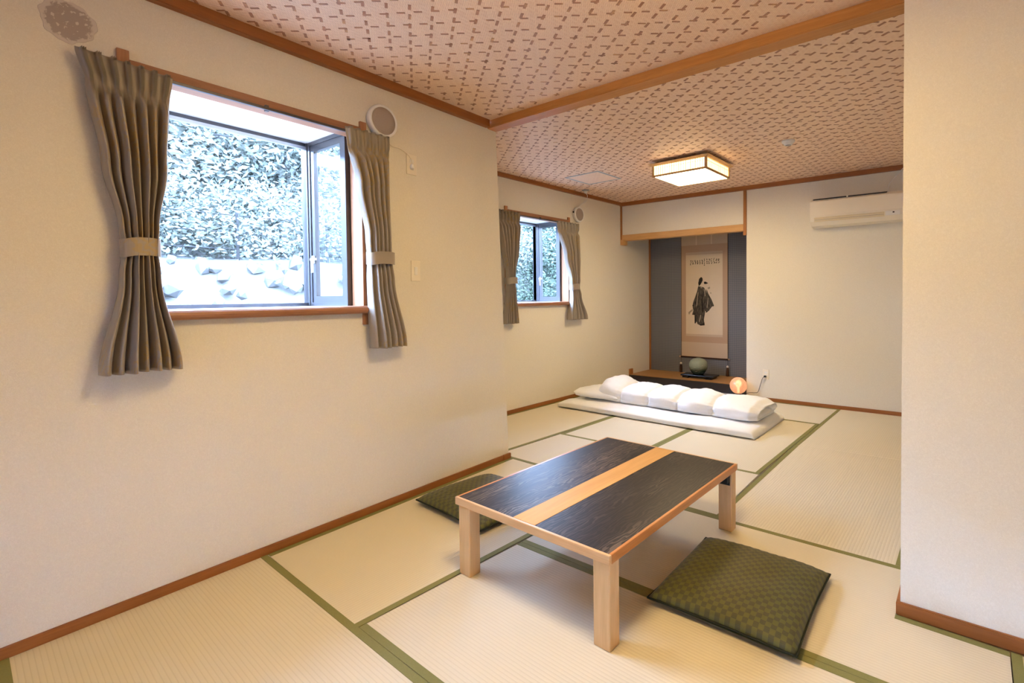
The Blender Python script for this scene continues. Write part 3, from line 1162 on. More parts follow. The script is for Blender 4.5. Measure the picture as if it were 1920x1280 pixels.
speaker(NW_O, NW_ROT, 1.672, 2.368, .098, 'round white wall speaker above the curtain of the large window')
sp2 = speaker((FX, 0, 0), R(90), 5.082, 2.340, .096, 'round white wall speaker beside the small bay window')
box('socket', (5.082 - .106, 5.082 - .092, -.026, -.014, 2.352, 2.372), M['dark'], sp2)

# cord and plug from the near speaker
cdo = empty('speaker_cord', NW_O, NW_ROT)
tag(cdo, 'thin white cord running from round speaker to wall socket', 'cord')
bm = bmesh.new()
tube(bm, smoothcurve([(1.700, -.012, 2.280), (1.745, -.010, 2.243), (1.800, -.010, 2.240), (1.850, -.012, 2.222), (1.882, -.018, 2.192), (1.888, -.024, 2.158)]), .0024, 6)
obj('cable', bm, M['cream'], cdo, smooth=True)
bm = bmesh.new()
lathe(bm, [(.006, .020), (.012, .006), (.014, -.006), (.012, -.012), (0, -.012)], 16, 'Z', (1.889, -.020, 2.140))
obj('plug', bm, M['plastic'], cdo, smooth=True)


def plate(name, loc, rot, s0, s1, z0, z1, label, cat, kind):
    t = empty(name, loc, rot)
    tag(t, label, cat)
    box('cover_plate', (s0, s1, -.008, -.0002, z0, z1), M['cream'], t, bev=.003)
    sm, zm = (s0 + s1) / 2, (z0 + z1) / 2
    if kind == 'switch':
        box('rocker', (sm - .012, sm + .012, -.012, -.007, zm - .026, zm + .026), M['plastic'], t, bev=.002)
    else:
        for dz in (-.022, .022):
            box('socket_face', (sm - .014, sm + .014, -.0100, -.007, zm + dz - .012, zm + dz + .012), M['plastic'], t, bev=.002)
    return t


plate('wall_socket', NW_O, NW_ROT, 1.858, 1.934, 2.092, 2.222, 'cream wall socket high up beside the large window curtain', 'socket', 'socket')
plate('light_switch', NW_O, NW_ROT, 1.879, 1.950, 1.404, 1.538, 'cream light switch on the wall beside the large window curtain', 'switch', 'switch')

# residue of a removed speaker
bm = bmesh.new()
ring = []
for k in range(64):
    a = 2 * math.pi * k / 64
    r = .081 + .0035 * math.sin(3 * a + 1) + .003 * math.sin(7 * a) + .002 * math.sin(13 * a + 2)
    ring.append((r * math.cos(a), r * math.sin(a)))
A = [bm.verts.new((x, -.0005, z)) for x, z in ring]
B = [bm.verts.new((x * .985, -.0022, z * .985)) for x, z in ring]
bm.faces.new(A)
bm.faces.new(B)
for k in range(64):
    l = (k + 1) % 64
    bm.faces.new((A[k], A[l], B[l], B[k]))
o = obj('adhesive_patch', bm, M['residue'], loc=nw(.312, 0, 2.383), rotz=NW_ROT)
tag(o, 'round patch of old grey adhesive on the wall', 'adhesive patch')

# back wall socket with plug
BW_ROT = math.atan(0.045)
BW_O = (-1.955, yb(-1.955), 0)
# local x along wall to the right, local y into the wall
plate('wall_socket', BW_O, BW_ROT, -.036, .038, .262, .385, 'cream wall socket low on the back wall beside the alcove', 'socket', 'socket')

# globe lamp on the floor in front of the alcove
gl = empty('globe_lamp', (-2.262, 6.12, 0))
tag(gl, 'glowing crackled glass globe lamp on floor before the alcove', 'lamp')
bm = bmesh.new()
lathe(bm, [(.060, 0.0), (.062, .012), (.050, .030), (.040, .062), (.036, .075)], 32)
obj('base', bm, M['railblack'], gl, smooth=True)
bm = bmesh.new()
prof = [(.034, .066)]
for k in range(3, 29):
    a = -math.pi / 2 + math.pi * k / 28
    prof.append((max(.0, .103 * math.cos(a)), .166 + .103 * math.sin(a)))
prof[-1] = (0.0, .269)
lathe(bm, prof, 40)
obj('globe', bm, M['globe'], gl, smooth=True)
bm = bmesh.new()
lathe(bm, [(0.0, .070), (.014, .075), (.014, .140), (.032, .165), (.040, .190), (.034, .214), (.018, .230), (0.0, .234)], 20)
obj('bulb', bm, mat_emit('bulb_glow', (1.0, .72, .45, 1), 14.0), gl, smooth=True)

cb = empty('lamp_cord', (-2.10, 6.15, 0))
tag(cb, 'dark cord from the globe lamp to the low wall socket', 'cord')
bm = bmesh.new()
W0 = Vector((-2.10, 6.15, 0))
pts = [Vector((-2.205, 6.145, .060)), Vector((-2.14, 6.16, .085)), Vector((-2.075, 6.172, .090)), Vector((-2.040, 6.178, .105)), Vector((-2.010, 6.180, .200)), Vector((-1.985, 6.175, .275)), Vector((-1.958, 6.180, .300))]
tube(bm, smoothcurve([p - W0 for p in pts]), .0032, 6)
obj('cable', bm, M['dark'], cb, smooth=True)
bm = bmesh.new()
bx(bm, -1.970 + 2.10, -1.942 + 2.10, 6.165 - 6.15, 6.1905 - 6.15, .290, .312)
bmesh.ops.bevel(bm, geom=bm.edges[:], offset=.004, segments=2, affect='EDGES')
obj('plug', bm, M['dark'], cb)

# ------------------------------------------------------------------ air conditioner
ac = empty('air_conditioner', (-1.0, yb(-1.0), 2.05), BW_ROT)
tag(ac, 'white wall mounted air conditioner on the back wall', 'air conditioner')
L0, L1 = -.432, .442
prof = [(0, .005), (0, .300), (-.120, .300), (-.185, .285), (-.205, .262), (-.212, .100), (-.200, .045), (-.150, .000), (-.06, -.015)]
bm = bmesh.new()
prism_x(bm, prof, L0, L1)
bmesh.ops.bevel(bm, geom=[e for e in bm.edges if abs(e.verts[0].co.x - e.verts[1].co.x) < 1e-4], offset=.010, segments=3, affect='EDGES')
obj('body', bm, M['cream'], ac)
bm = bmesh.new()
prism_x(bm, [(-.204, .270), (-.214, .262), (-.2215, .104), (-.208, .104)], L0 + .004, L1 - .004)
obj('front_panel', bm, M['cream'], ac)
bm = bmesh.new()
prism_x(bm, [(-.160, .2935), (-.160, .300), (-.196, .2895), (-.196, .281)], L0 + .03, L1 - .15)
obj('intake_slot', bm, M['dark'], ac)
box('slot_divider', (-.075, -.060, -.200, -.158, .280, .3015), M['cream'], ac)
bm = bmesh.new()
prism_x(bm, [(-.2145, .086), (-.2165, .080), (-.2035, .040), (-.2000, .042)], L0 + .045, L1 - .17)
obj('louver', bm, plain('louver_cream', (.70, .60, .42), .45, .4, var=.02), ac)
bm = bmesh.new()
prism_x(bm, [(-.211, .0625), (-.2135, .062), (-.2125, .059), (-.209, .0595)], L0 + .05, L1 - .175)
obj('louver_gap', bm, M['grille'], ac)
bm = bmesh.new()
prism_x(bm, [(-.2155, .090), (-.2185, .088), (-.2060, .046), (-.2030, .048)], L1 - .160, L1 - .035)
obj('display_panel', bm, M['plastic'], ac)
box('sensor', (L1 - .098, L1 - .082, -.2205, -.206, .068, .080), M['dark'], ac)

wc = empty('aircon_wire', (-.60, yb(-.60), 2.35))
tag(wc, 'thin white wire rising from air conditioner to the ceiling', 'wire')
bm = bmesh.new()
w0 = Vector((-.60, yb(-.60), 2.35))
tube(bm, smoothcurve([Vector((-.700, yb(-.7) - .012, 2.345)) - w0, Vector((-.708, yb(-.7) - .015, 2.40)) - w0, Vector((-.690, yb(-.7) - .030, 2.455)) - w0, Vector((-.620, yb(-.6) - .045, 2.540)) - w0, Vector((-.540, yb(-.54) - .050, 2.627)) - w0]), .0035, 6)
obj('cable', bm, M['plastic'], wc, smooth=True)

# ------------------------------------------------------------------ ceiling lamps


def ceiling_lamp(loc, label, dim=''):
    t = empty('ceiling_lamp', loc)
    tag(t, label, 'ceiling lamp', 'square ceiling lamps')
    h = .285
    zt, zb = -.045, -.155
    box('mount', (-.13, .13, -.13, .13, -.030, 0), M['whitepaint'], t)
    bm = bmesh.new()
    w = .318
    hexa(bm, [(-h - .005, -h - .005, zt - .004), (h + .005, -h - .005, zt - .004), (h + .005, h + .005, zt - .004), (-h - .005, h + .005, zt - .004), (-w, -w, zt + .014), (w, -w, zt + .014), (w, w, zt + .014), (-w, w, zt + .014)])
    obj('top_frame', bm, M['lampwood'], t)
    for sx in (-1, 1):
        for sy in (-1, 1):
            cx, cy_ = sx * (h - .009), sy * (h - .009)
            box('corner_post', (cx - .010, cx + .010, cy_ - .010, cy_ + .010, zb, zt - .004), M['lampwood'], t)
    for k in range(4):
        c, s = [(0, -1), (1, 0), (0, 1), (-1, 0)][k]
        def rect(a0, a1, d0, d1, z0, z1):
            if c == 0:
                y = sorted((s * d0, s * d1))
                return (a0, a1, y[0], y[1], z0, z1)
            x = sorted((c * d0, c * d1))
            return (x[0], x[1], a0, a1, z0, z1)
        box('bottom_rail', rect(-h + .016, h - .016, h - .018, h, zb, zb + .017), M['lampwood'], t)
        pn = box('paper_side', rect(-h + .016, h - .016, h - .014, h - .010, zb + .017, zt - .004), M['lamp_side' + dim], t)
        for q in range(1, 22):
            a = -h + .016 + (2 * h - .032) * q / 22
            box('lattice_bar', rect(a - .0016, a + .0016, h - .010, h - .006, zb + .017, zt - .004), M['lampwood'], pn)
        box('lattice_rail', rect(-h + .016, h - .016, h - .010, h - .0065, zt - .030, zt - .0275), M['lampwood'], pn)
    box('diffuser', (-h + .019, h - .019, -h + .019, h - .019, zb + .003, zb + .006), M['lamp_down' + dim], t)
    return t


ceiling_lamp((-2.222, 4.715, CEIL), 'lit square wooden ceiling lamp over the futon', '_dim')
ceiling_lamp((-.95, 1.22, CEIL), 'lit square wooden ceiling lamp above the low table')

# smoke detector
sd = empty('smoke_detector', (-1.262, 4.60, CEIL))
tag(sd, 'small round white smoke detector on the woven ceiling', 'smoke detector')
bm = bmesh.new()
lathe(bm, [(.052, 0), (.054, -.010), (.050, -.018), (.038, -.022), (.036, -.034), (.030, -.040), (0, -.042)], 32)
obj('body', bm, M['plastic'], sd, smooth=True)
bm = bmesh.new()
lathe(bm, [(.024, -.0395), (.023, -.0425), (0, -.0430)], 24)
obj('sensor', bm, M['grey'], sd, smooth=True)

# inspection hatch
hc = empty('ceiling_hatch', (-3.36, 4.60, CEIL))
tag(hc, 'square inspection hatch with thin metal frame in the ceiling', 'hatch')
a = .232
for k, b in enumerate(((-a, a, -a, -a + .022), (-a, a, a - .022, a), (-a, -a + .022, -a + .022, a - .022), (a - .022, a, -a + .022, a - .022))):
    box('frame_rail', (b[0], b[1], b[2], b[3], -.003, .0005), M['hatch'], hc)
box('lid', (-a + .024, a - .024, -a + .024, a - .024, -.0022, .0004), M['weave'], hc)
box('latch', (-.02, .02, -a + .006, -a + .014, -.006, -.003), M['grey'], hc)

# ceiling rose with cable to the far speaker
cr = empty('ceiling_socket', (-3.815, 5.06, CEIL))
tag(cr, 'small ceiling socket with a white cable above the far speaker', 'ceiling socket')
bm = bmesh.new()
lathe(bm, [(.050, 0), (.050, -.006), (.030, -.010), (.026, -.012)], 24)
obj('rose', bm, M['grey'], cr, smooth=True)
bm = bmesh.new()
lathe(bm, [(.022, -.010), (.020, -.036), (.010, -.042), (0, -.043)], 20)
obj('plug', bm, M['plastic'], cr, smooth=True)
bm = bmesh.new()
tube(bm, smoothcurve([(0, .004, -.040), (.004, .030, -.070), (-.030, .040, -.130), (-.100, .030, -.165), (-.130, .026, -.195)]), .0035, 6)
obj('cable', bm, M['plastic'], cr, smooth=True)

# ------------------------------------------------------------------ alcove objects
sc_o = empty('hanging_scroll', (-3.085, ya(-3.085) - .003, .37), BW_ROT)
tag(sc_o, 'tall hanging scroll with an ink painted robed figure in the alcove', 'scroll')
HW = .352
box('mount_cloth', (-HW, HW, -.006, -.003, .0, 1.93), M['mount'], sc_o)
box('upper_cloth', (-HW, HW, -.0075, -.006, 1.665, 1.93), M['mount2'], sc_o)
box('lower_cloth', (-HW, HW, -.0075, -.006, .0, .222), M['mount2'], sc_o)
for s in (-.115, .115):
    box('hanging_band', (s - .009, s + .009, -.0095, -.0075, 1.665, 1.93), M['paper'], sc_o)
for s in (-1, 1):
    box('side_edge', (min(s * HW, s * (HW + .006)), max(s * HW, s * (HW + .006)), -.0075, -.002, .0, 1.93), M['tassel'], sc_o)
pp = box('paper', (-.280, .280, -.0078, -.006, .312, 1.560), M['paper'], sc_o)
box('paper_band', (-.280, .280, -.0090, -.0078, 1.520, 1.560), M['mount2'], pp)
box('paper_band', (-.280, .280, -.0090, -.0078, .312, .345), M['mount2'], pp)


def ink(name, polys, mat, yy=-.0088):
    bm = bmesh.new()
    for poly in polys:
        A = [bm.verts.new((x, yy, z)) for x, z in poly]
        B = [bm.verts.new((x, yy + .0011, z)) for x, z in poly]
        bm.faces.new(A)
        bm.faces.new(B[::-1])
        for i in range(len(poly)):
            j = (i + 1) % len(poly)
            bm.faces.new((A[i], B[i], B[j], A[j]))
    return obj(name, bm, mat, pp)


def ip(pts):
    """picture coordinates 0..731 x 0..1280 of the scroll view -> local metres."""
    return [((x - 372) / 430.0 * .56, .312 + (985 - y) / (985 - 20) * 1.248) for x, y in pts]


ink('ink_figure', [ip([(305, 410), (335, 415), (372, 425), (395, 460), (408, 520), (400, 600), (388, 700), (372, 790), (380, 855), (330, 858), (296, 845), (285, 815), (272, 838), (262, 836), (260, 740), (232, 738), (246, 690), (236, 632), (250, 580), (270, 530), (292, 470)]),
                   ip([(402, 440), (425, 500), (460, 560), (488, 628), (462, 648), (430, 690), (408, 708), (388, 690), (392, 600), (402, 530)])], M['ink'])
ink('ink_hood', [ip([(312, 410), (306, 375), (318, 325), (340, 306), (356, 318), (358, 345), (345, 372), (330, 395)]),
                 ip([(372, 362), (392, 360), (424, 378), (395, 388), (376, 386)]),
                 ip([(262, 836), (270, 740), (282, 740), (276, 838)]), ip([(340, 560), (356, 540), (366, 700), (352, 720)]),
                 ip([(232, 632), (250, 622), (254, 640)]), ip([(390, 706), (408, 692), (416, 700), (402, 712)]), ip([(470, 636), (490, 626), (484, 642)]),
                 ip([(312, 842), (348, 846), (378, 822), (382, 856), (330, 862)]),
                 ip([(232, 738), (262, 724), (266, 738)])], M['inkdark'], -.0096)
ink('ink_fold', [ip([(330, 420), (348, 416), (352, 430), (338, 438)]), ip([(372, 440), (384, 450), (392, 520), (384, 530), (378, 480)]),
                 ip([(300, 480), (308, 480), (290, 640), (282, 640)]), ip([(420, 540), (426, 545), (412, 660), (406, 655)]), ip([(330, 740), (340, 740), (322, 820), (312, 818)])], M['inkpale'], -.0099)
ink('ink_hand', [ip([(186, 712), (212, 690), (236, 672), (240, 690), (214, 712), (196, 738), (190, 732)]), ip([(414, 430), (440, 418), (446, 436), (424, 448)]), ip([(448, 480), (458, 485), (456, 500), (446, 494)])], M['inkpale'])
rr = random.Random(5)
strokes = []
for c in range(13):
    x0 = 540 - c * 27
    wd = 13 if c < 6 else 9
    nchar = 3 if c != 6 else 4
    for k in range(nchar):
        y0 = 100 + k * 21
        if c > 6:
            y0 = 112 + k * 17
        for _ in range(3):
            dx, dy = rr.uniform(-wd * .6, wd * .4), rr.uniform(0, 13)
            if rr.random() < .5:
                strokes.append(ip([(x0 + dx, y0 + dy), (x0 + dx + wd, y0 + dy - 2), (x0 + dx + wd, y0 + dy + 2), (x0 + dx, y0 + dy + 4)]))
            else:
                strokes.append(ip([(x0 + dx, y0 + dy - 4), (x0 + dx + 4, y0 + dy - 4), (x0 + dx + 3 + rr.uniform(-3, 3), y0 + dy + 10), (x0 + dx - 1, y0 + dy + 9)]))
bm = bmesh.new()
for q, poly in enumerate(strokes):
    yy = -.0088 - .00002 * q
    A = [bm.verts.new((x, yy, z)) for x, z in poly]
    bm.faces.new(A)
    B = [bm.verts.new((x, -.0076, z)) for x, z in poly]
    for i in range(4):
        j = (i + 1) % 4
        bm.faces.new((A[i], B[i], B[j], A[j]))
obj('inscription', bm, M['inkdark'], pp)['kind'] = 'stuff'
bm = bmesh.new()
tube(bm, [(-HW - .028, -.010, -.004), (HW + .028, -.010, -.004)], .011, 12)
obj('roller', bm, M['tassel'], sc_o, smooth=True)
for s in (-1, 1):
    bm = bmesh.new()
    lathe(bm, [(.006, -.012), (.0155, -.006), (.0155, .010), (.006, .014)], 12, 'Z', (s * (HW + .020), -.010, -.004))
    obj('roller_knob', bm, M['mount'], sc_o, smooth=True)
    bm = bmesh.new()
    tube(bm, [(s * (HW + .004), -.014, -.010), (s * (HW + .004), -.014, -.10)], .0018, 6)
    cdx = obj('weight_cord', bm, M['tassel'], sc_o)
    bm = bmesh.new()
    lathe(bm, [(0, -.122), (.012, -.118), (.018, -.106), (.012, -.093), (0, -.088)], 16, 'Z', (s * (HW + .004), -.022, 0))
    obj('bead', bm, M['bead'], cdx, smooth=True)
    bm = bmesh.new()
    lathe(bm, [(.010, -.120), (.018, -.135), (.021, -.180), (.022, -.240), (.016, -.242)], 16, 'Z', (s * (HW + .004), -.025, 0))
    obj('tassel', bm, M['tassel'], cdx, smooth=True)

tr = empty('lacquer_tray', (-3.005, 6.63, .126), BW_ROT)
tag(tr, 'black lacquer display tray under the round vase', 'tray')
box('top', (-.235, .245, -.125, .115, .026, .048), M['lacquer'], tr, bev=.004)
for s in (-1, 1):
    box('foot', (s * .17 - .045, s * .17 + .045, -.110, .100, 0, .027), M['lacquer'], tr, bev=.003)
vz = empty('round_vase', (-3.025, 6.63, .1745), BW_ROT)
tag(vz, 'round green glazed ceramic vase on the black tray', 'vase')
bm = bmesh.new()
prof = [(0, 0), (.068, 0), (.078, .006), (.106, .040), (.126, .082), (.133, .122), (.128, .162), (.108, .196), (.074, .219), (.040, .228), (.030, .225), (.028, .215), (0, .205)]
lathe(bm, [tuple(p) for p in prof], 48)
o = obj('body', bm, M['vase'], vz, smooth=True)
sb = o.modifiers.new('smooth', 'SUBSURF')
sb.levels = sb.render_levels = 1
bm = bmesh.new()
lathe(bm, [(.033, .222), (.036, .229), (.031, .231), (.028, .222)], 32)
obj('lip', bm, M['vase'], vz, smooth=True)

# ------------------------------------------------------------------ low table
tb = empty('low_table', (-1.447, 2.09, 0))
tag(tb, 'low wooden table with dark panels and a pale centre stripe', 'table')
X0, X1, Y0, Y1 = -.439, .439, -.628, .627
ZT = .362
ew = .014
SX0, SX1 = -.066, .060
box('dark_panel', (X0 + ew, SX0, Y0 + ew, Y1 - ew, ZT - .026, ZT - .0006), M['tdark'], tb)
box('dark_panel', (SX1, X1 - ew, Y0 + ew, Y1 - ew, ZT - .026, ZT - .0006), M['tdark'], tb)
box('centre_stripe', (SX0 + .0006, SX1 - .0006, Y0 + ew, Y1 - ew, ZT - .026, ZT + .0004), M['tinlay'], tb)
for nm, b, mt in (('edge_band', (X0, X1, Y0, Y0 + ew, ZT - .036, ZT), 'tedge_x'), ('edge_band', (X0, X1, Y1 - ew, Y1, ZT - .036, ZT), 'tedge_x'),
                  ('edge_band', (X0, X0 + ew, Y0 + ew, Y1 - ew, ZT - .036, ZT), 'tedge_y'), ('edge_band', (X1 - ew, X1, Y0 + ew, Y1 - ew, ZT - .036, ZT), 'tedge_y')):
    box(nm, b, M[mt], tb, bev=.0025)
box('underside_panel', (X0 + ew, X1 - ew, Y0 + ew, Y1 - ew, ZT - .035, ZT - .027), M['tedge_x'], tb)
for sx in (-1, 1):
    for sy in (-1, 1):
        xa = sx * (X1 - .006) if sx > 0 else X0 + .012
        if sx > 0:
            xr = (X1 - .006 - .075, X1 - .006)
        else:
            xr = (X0 + .016, X0 + .016 + .075)
        yr = (Y0 + .008, Y0 + .008 + .064) if sy < 0 else (Y1 - .010 - .064, Y1 - .010)
        lg = box('leg', (xr[0], xr[1], yr[0], yr[1], 0, ZT - .035), M['tleg'], tb, bev=.004)
        ys = yr[1] if sy < 0 else yr[0]
        pj = .014 if sy < 0 else .045
        yy = (ys, ys + pj) if sy < 0 else (ys - pj, ys)
        hb = bmesh.new()
        xm = (xr[0] + xr[1]) / 2
        bx(hb, xm - .028, xm + .028, yy[0], yy[1], ZT - .040, ZT - .035)
        yb0 = ys if sy < 0 else ys - .004
        bx(hb, xm - .028, xm + .028, yb0, yb0 + .004, ZT - .105, ZT - .040)
        for q in (-1, 1):
            v0 = (ys, ys + pj - .005) if sy < 0 else (ys - pj + .005, ys)
            bx(hb, xm + q * .026 - .002, xm + q * .026 + .002, v0[0], v0[1], ZT - .085, ZT - .040)
        obj('hinge', hb, M['dark'], lg)

# ------------------------------------------------------------------ floor cushions


def cushion(loc, rotz, w, d, label, seed):
    rnd = random.Random(seed)
    t = empty('floor_cushion', loc, rotz)
    tag(t, label, 'cushion', 'green zabuton cushions')
    N = 44
    bm = bmesh.new()
    uvl = bm.loops.layers.uv.new('UVMap')
    T = .064
    def surf(side):
        rows = []
        for j in range(N + 1):
            row = []
            for i in range(N + 1):
                a, b = 2 * i / N - 1, 2 * j / N - 1
                ea, eb = 1 - abs(a) ** 3.2, 1 - abs(b) ** 3.2
                prof = (max(0, ea) * max(0, eb)) ** .42
                # edges draw in between the corners
                pin_a = 1 - .030 * (1 - b * b) * abs(a) ** 6
                pin_b = 1 - .030 * (1 - a * a) * abs(b) ** 6
                x, y = a * w / 2 * pin_a, b * d / 2 * pin_b
                ripple = .0045 * math.sin(i * 2.1 + seed) * abs(b) ** 3 * prof ** .3 * (1 - abs(b)) * 4 + .0040 * math.sin(j * 2.3) * abs(a) ** 3 * prof ** .3 * (1 - abs(a)) * 4
                z = .030 + (T * prof + ripple if side > 0 else -.030 * prof)
                nz = noise.noise(Vector((a * 2.2 + seed, b * 2.2, 0))) * .006 * prof
                row.append(((x, y, z + (nz if side > 0 else 0)), (i / N, j / N)))
            rows.append(row)
        return rows
    edge = {}
    for side in (1, -1):
        vr = []
        for j, row in enumerate(surf(side)):
            r_ = []
            for i, (p, uv) in enumerate(row):
                on = i in (0, N) or j in (0, N)
                if on and (i, j) in edge:
                    r_.append(edge[(i, j)])
                else:
                    v = bm.verts.new(p)
                    r_.append(v)
                    if on:
                        edge[(i, j)] = v
            vr.append(r_)
        for j in range(N):
            for i in range(N):
                idx = [(i, j), (i + 1, j), (i + 1, j + 1), (i, j + 1)]
                if side < 0:
                    idx = idx[::-1]
                f = bm.faces.new([vr[b][a] for a, b in idx])
                f.smooth = True
                for lp, (a, b) in zip(f.loops, idx):
                    lp[uvl].uv = (a / N, b / N)
    me = bpy.data.meshes.new('cover')
    bm.to_mesh(me)
    # piping round the seam
    ringp = [(i, 0) for i in range(N)] + [(N, j) for j in range(N)] + [(N - i, N) for i in range(N)] + [(0, N - j) for j in range(N)]
    pts = [Vector(edge[k].co) for k in ringp]
    bm.free()
    cv = link('cover', me, t, M['cushion'])
    bm = bmesh.new()
    tube(bm, [p - Vector((0, 0, .0)) for p in pts] + [pts[0]], .0042, 6)
    obj('piping', bm, M['seam'], cv, smooth=True)
    return t


cushion((-.772, 2.135, .0), R(2.0), .585, .640, 'green checked floor cushion lying at the right side of the table', 2)
cushion((-2.372, 2.070, .0), R(-3.0), .640, .580, 'green checked floor cushion between the table and the left wall', 5)

# ------------------------------------------------------------------ futon, pillow and quilt


def sm(a, b, x):
    t = max(0.0, min(1.0, (x - a) / (b - a)))
    return t * t * (3 - 2 * t)


fm = empty('futon_mattress', (-2.64, 4.90, 0), R(.6))
tag(fm, 'flat white futon mattress lying on the tatami', 'futon')
LX, LY, HT = 1.135, .475, .080
NU, NV = 120, 44
bm = bmesh.new()
rows = []
for i in range(NU + 1):
    a = 2 * i / NU - 1
    row = []
    ring = []
    for k in range(NV):
        th = 2 * math.pi * k / NV
        cy, cz = math.cos(th), math.sin(th)
        e = 6.0
        rr_ = (abs(cy) ** e + abs(cz) ** e) ** (-1 / e)
        y, z = cy * rr_, cz * rr_
        endr = (1 - abs(a) ** 26) ** .5
        Y = y * LY * (.965 + .035 * endr) + .010 * noise.noise(Vector((a * 3, y * 1.2, 3)))
        H = HT * (.35 + .65 * endr) * (1 + .16 * noise.noise(Vector((a * 2.4, y * 1.5, 9))))
        X = a * LX + .012 * noise.noise(Vector((y * 3, z, a * 2)))
        Z = H * (z + 1) / 2
        if z > .2:
            Z += .006 * noise.noise(Vector((a * 9, y * 4, 1))) + .004 * math.sin(a * 5 + y * 9) * (1 - abs(y))
        Z = max(0.0, Z)
        ring.append(bm.verts.new((X, Y, Z)))
    rows.append(ring)
grid_faces(bm, rows, True)
bm.faces.new(rows[0][::-1])
bm.faces.new(rows[-1])
obj('cover', bm, M['cloth'], fm, smooth=True)

pw = empty('pillow', (-3.43, 4.93, .080), R(6))
tag(pw, 'flat white pillow sticking out from under the quilt', 'pillow')
bm = bmesh.new()
N = 30
edge = {}
for side in (1, -1):
    vr = []
    for j in range(N + 1):
        r_ = []
        for i in range(N + 1):
            a, b = 2 * i / N - 1, 2 * j / N - 1
            pr = (max(0, 1 - abs(a) ** 2.6) * max(0, 1 - abs(b) ** 2.6)) ** .5
            x = a * .29 * (1 - .07 * (1 - b * b) * abs(a) ** 4)
            y = b * .29 * (1 - .07 * (1 - a * a) * abs(b) ** 4)
            z = .052 + (.078 * pr if side > 0 else -.050 * pr) + (.05 * max(0, -a) ** 3 * max(0, 1 - abs(b + .6)) if side > 0 else .0)
            z += .006 * noise.noise(Vector((a * 4, b * 4, side)))
            on = i in (0, N) or j in (0, N)
            if on and (i, j) in edge:
                r_.append(edge[(i, j)])
                continue
            v = bm.verts.new((x, y, z))
            if on:
                edge[(i, j)] = v
            r_.append(v)
        vr.append(r_)
    grid_faces(bm, vr)
obj('case', bm, M['cloth'], pw, smooth=True)

qt = empty('quilt', (-2.50, 4.99, .082), R(.8))
tag(qt, 'puffy white quilt folded lengthwise on the futon mattress', 'quilt')
seams = [-.60, -.255, .095, .475]
XA, XB = -.955, .935
NU, NV = 190, 56
bm = bmesh.new()
rows = []


def qh(x):
    h = .212 + (.100 * (1 - sm(-.95, -.50, x))) - .035 * sm(.1, .9, x)
    return h


for i in range(NU + 1):
    t = i / NU
    x = XA + (XB - XA) * t
    pinch = 0.0
    for s in seams:
        pinch = max(pinch, math.exp(-((x - s) / .022) ** 2))
    soft = 0.0
    for s in seams:
        soft = max(soft, math.exp(-((x - s) / .11) ** 2))
    lend = math.sqrt(max(0.0, 1 - (1 - min(1, t / .17)) ** 2.2)) if t < .17 else 1.0
    rend = (1 - .20 * sm(.955, 1.0, t))
    ring = []
    for k in range(NV):
        th = 2 * math.pi * k / NV
        c, s = math.cos(th), math.sin(th)
        e = 2.7 if s >= 0 else 6.0
        q = (abs(c) ** e + abs(s) ** e) ** (-1 / e)
        y, z = c * q, s * q
        side = max(0, -y) if y < 0 else y * .5
        pf = pinch * (.75 + .25 * noise.noise(Vector((x * 3, y * 2, z * 2)))) if z > -.9 else 0
        inset = 1 - .10 * soft * (1 if z > -.7 else 0) - .15 * pf
        wy = .305 * (.55 + .45 * lend) * rend
        Y = y * wy * inset + .014 * noise.noise(Vector((x * 5, th, 2)))
        H = qh(x) * (.25 + .75 * lend) * rend
        zz = (z + 1) / 2
        crown = 1.0 - .12 * y * y
        Z = H * zz * (crown - (.13 * soft + .14 * pf) * (zz ** 1.5))
        # draping wrinkles that run out of the seams
        wr = .010 * soft * math.sin(30 * (y + .3 * z) + 9 * x) * zz * (1 - .5 * pinch)
        wr += .014 * noise.noise(Vector((x * 5 + 3, y * 3, z * 2))) * zz + .006 * noise.noise(Vector((x * 17, y * 7, z * 5))) * zz
        X = x + (.05 * (1 - lend) * 0) + .012 * noise.noise(Vector((y * 2, z * 3, x * 3)))
        if t > .93:
            X += .030 * math.sin(th * 1.0 + .6) * (t - .93) / .07
        ring.append(bm.verts.new((X, Y, max(0.0, Z + wr))))
    rows.append(ring)
grid_faces(bm, rows, True)
bm.faces.new(rows[0][::-1])
# right end: lips of the fold turned inwards
last = rows[-1]
prev = last
cx = sum(v.co.x for v in last) / NV
for depth, sc_ in ((.006, .90), (-.020, .80), (-.060, .74)):
    ring = []
    for v in last:
        zc = .095
        ring.append(bm.verts.new((v.co.x + depth, v.co.y * sc_, zc + (v.co.z - zc) * (sc_ - .08))))
    for k in range(NV):
        l = (k + 1) % NV
        bm.faces.new((prev[k], prev[l], ring[l], ring[k]))
    prev = ring
bm.faces.new(prev)
obj('cover', bm, M['cloth'], qt, smooth=True)
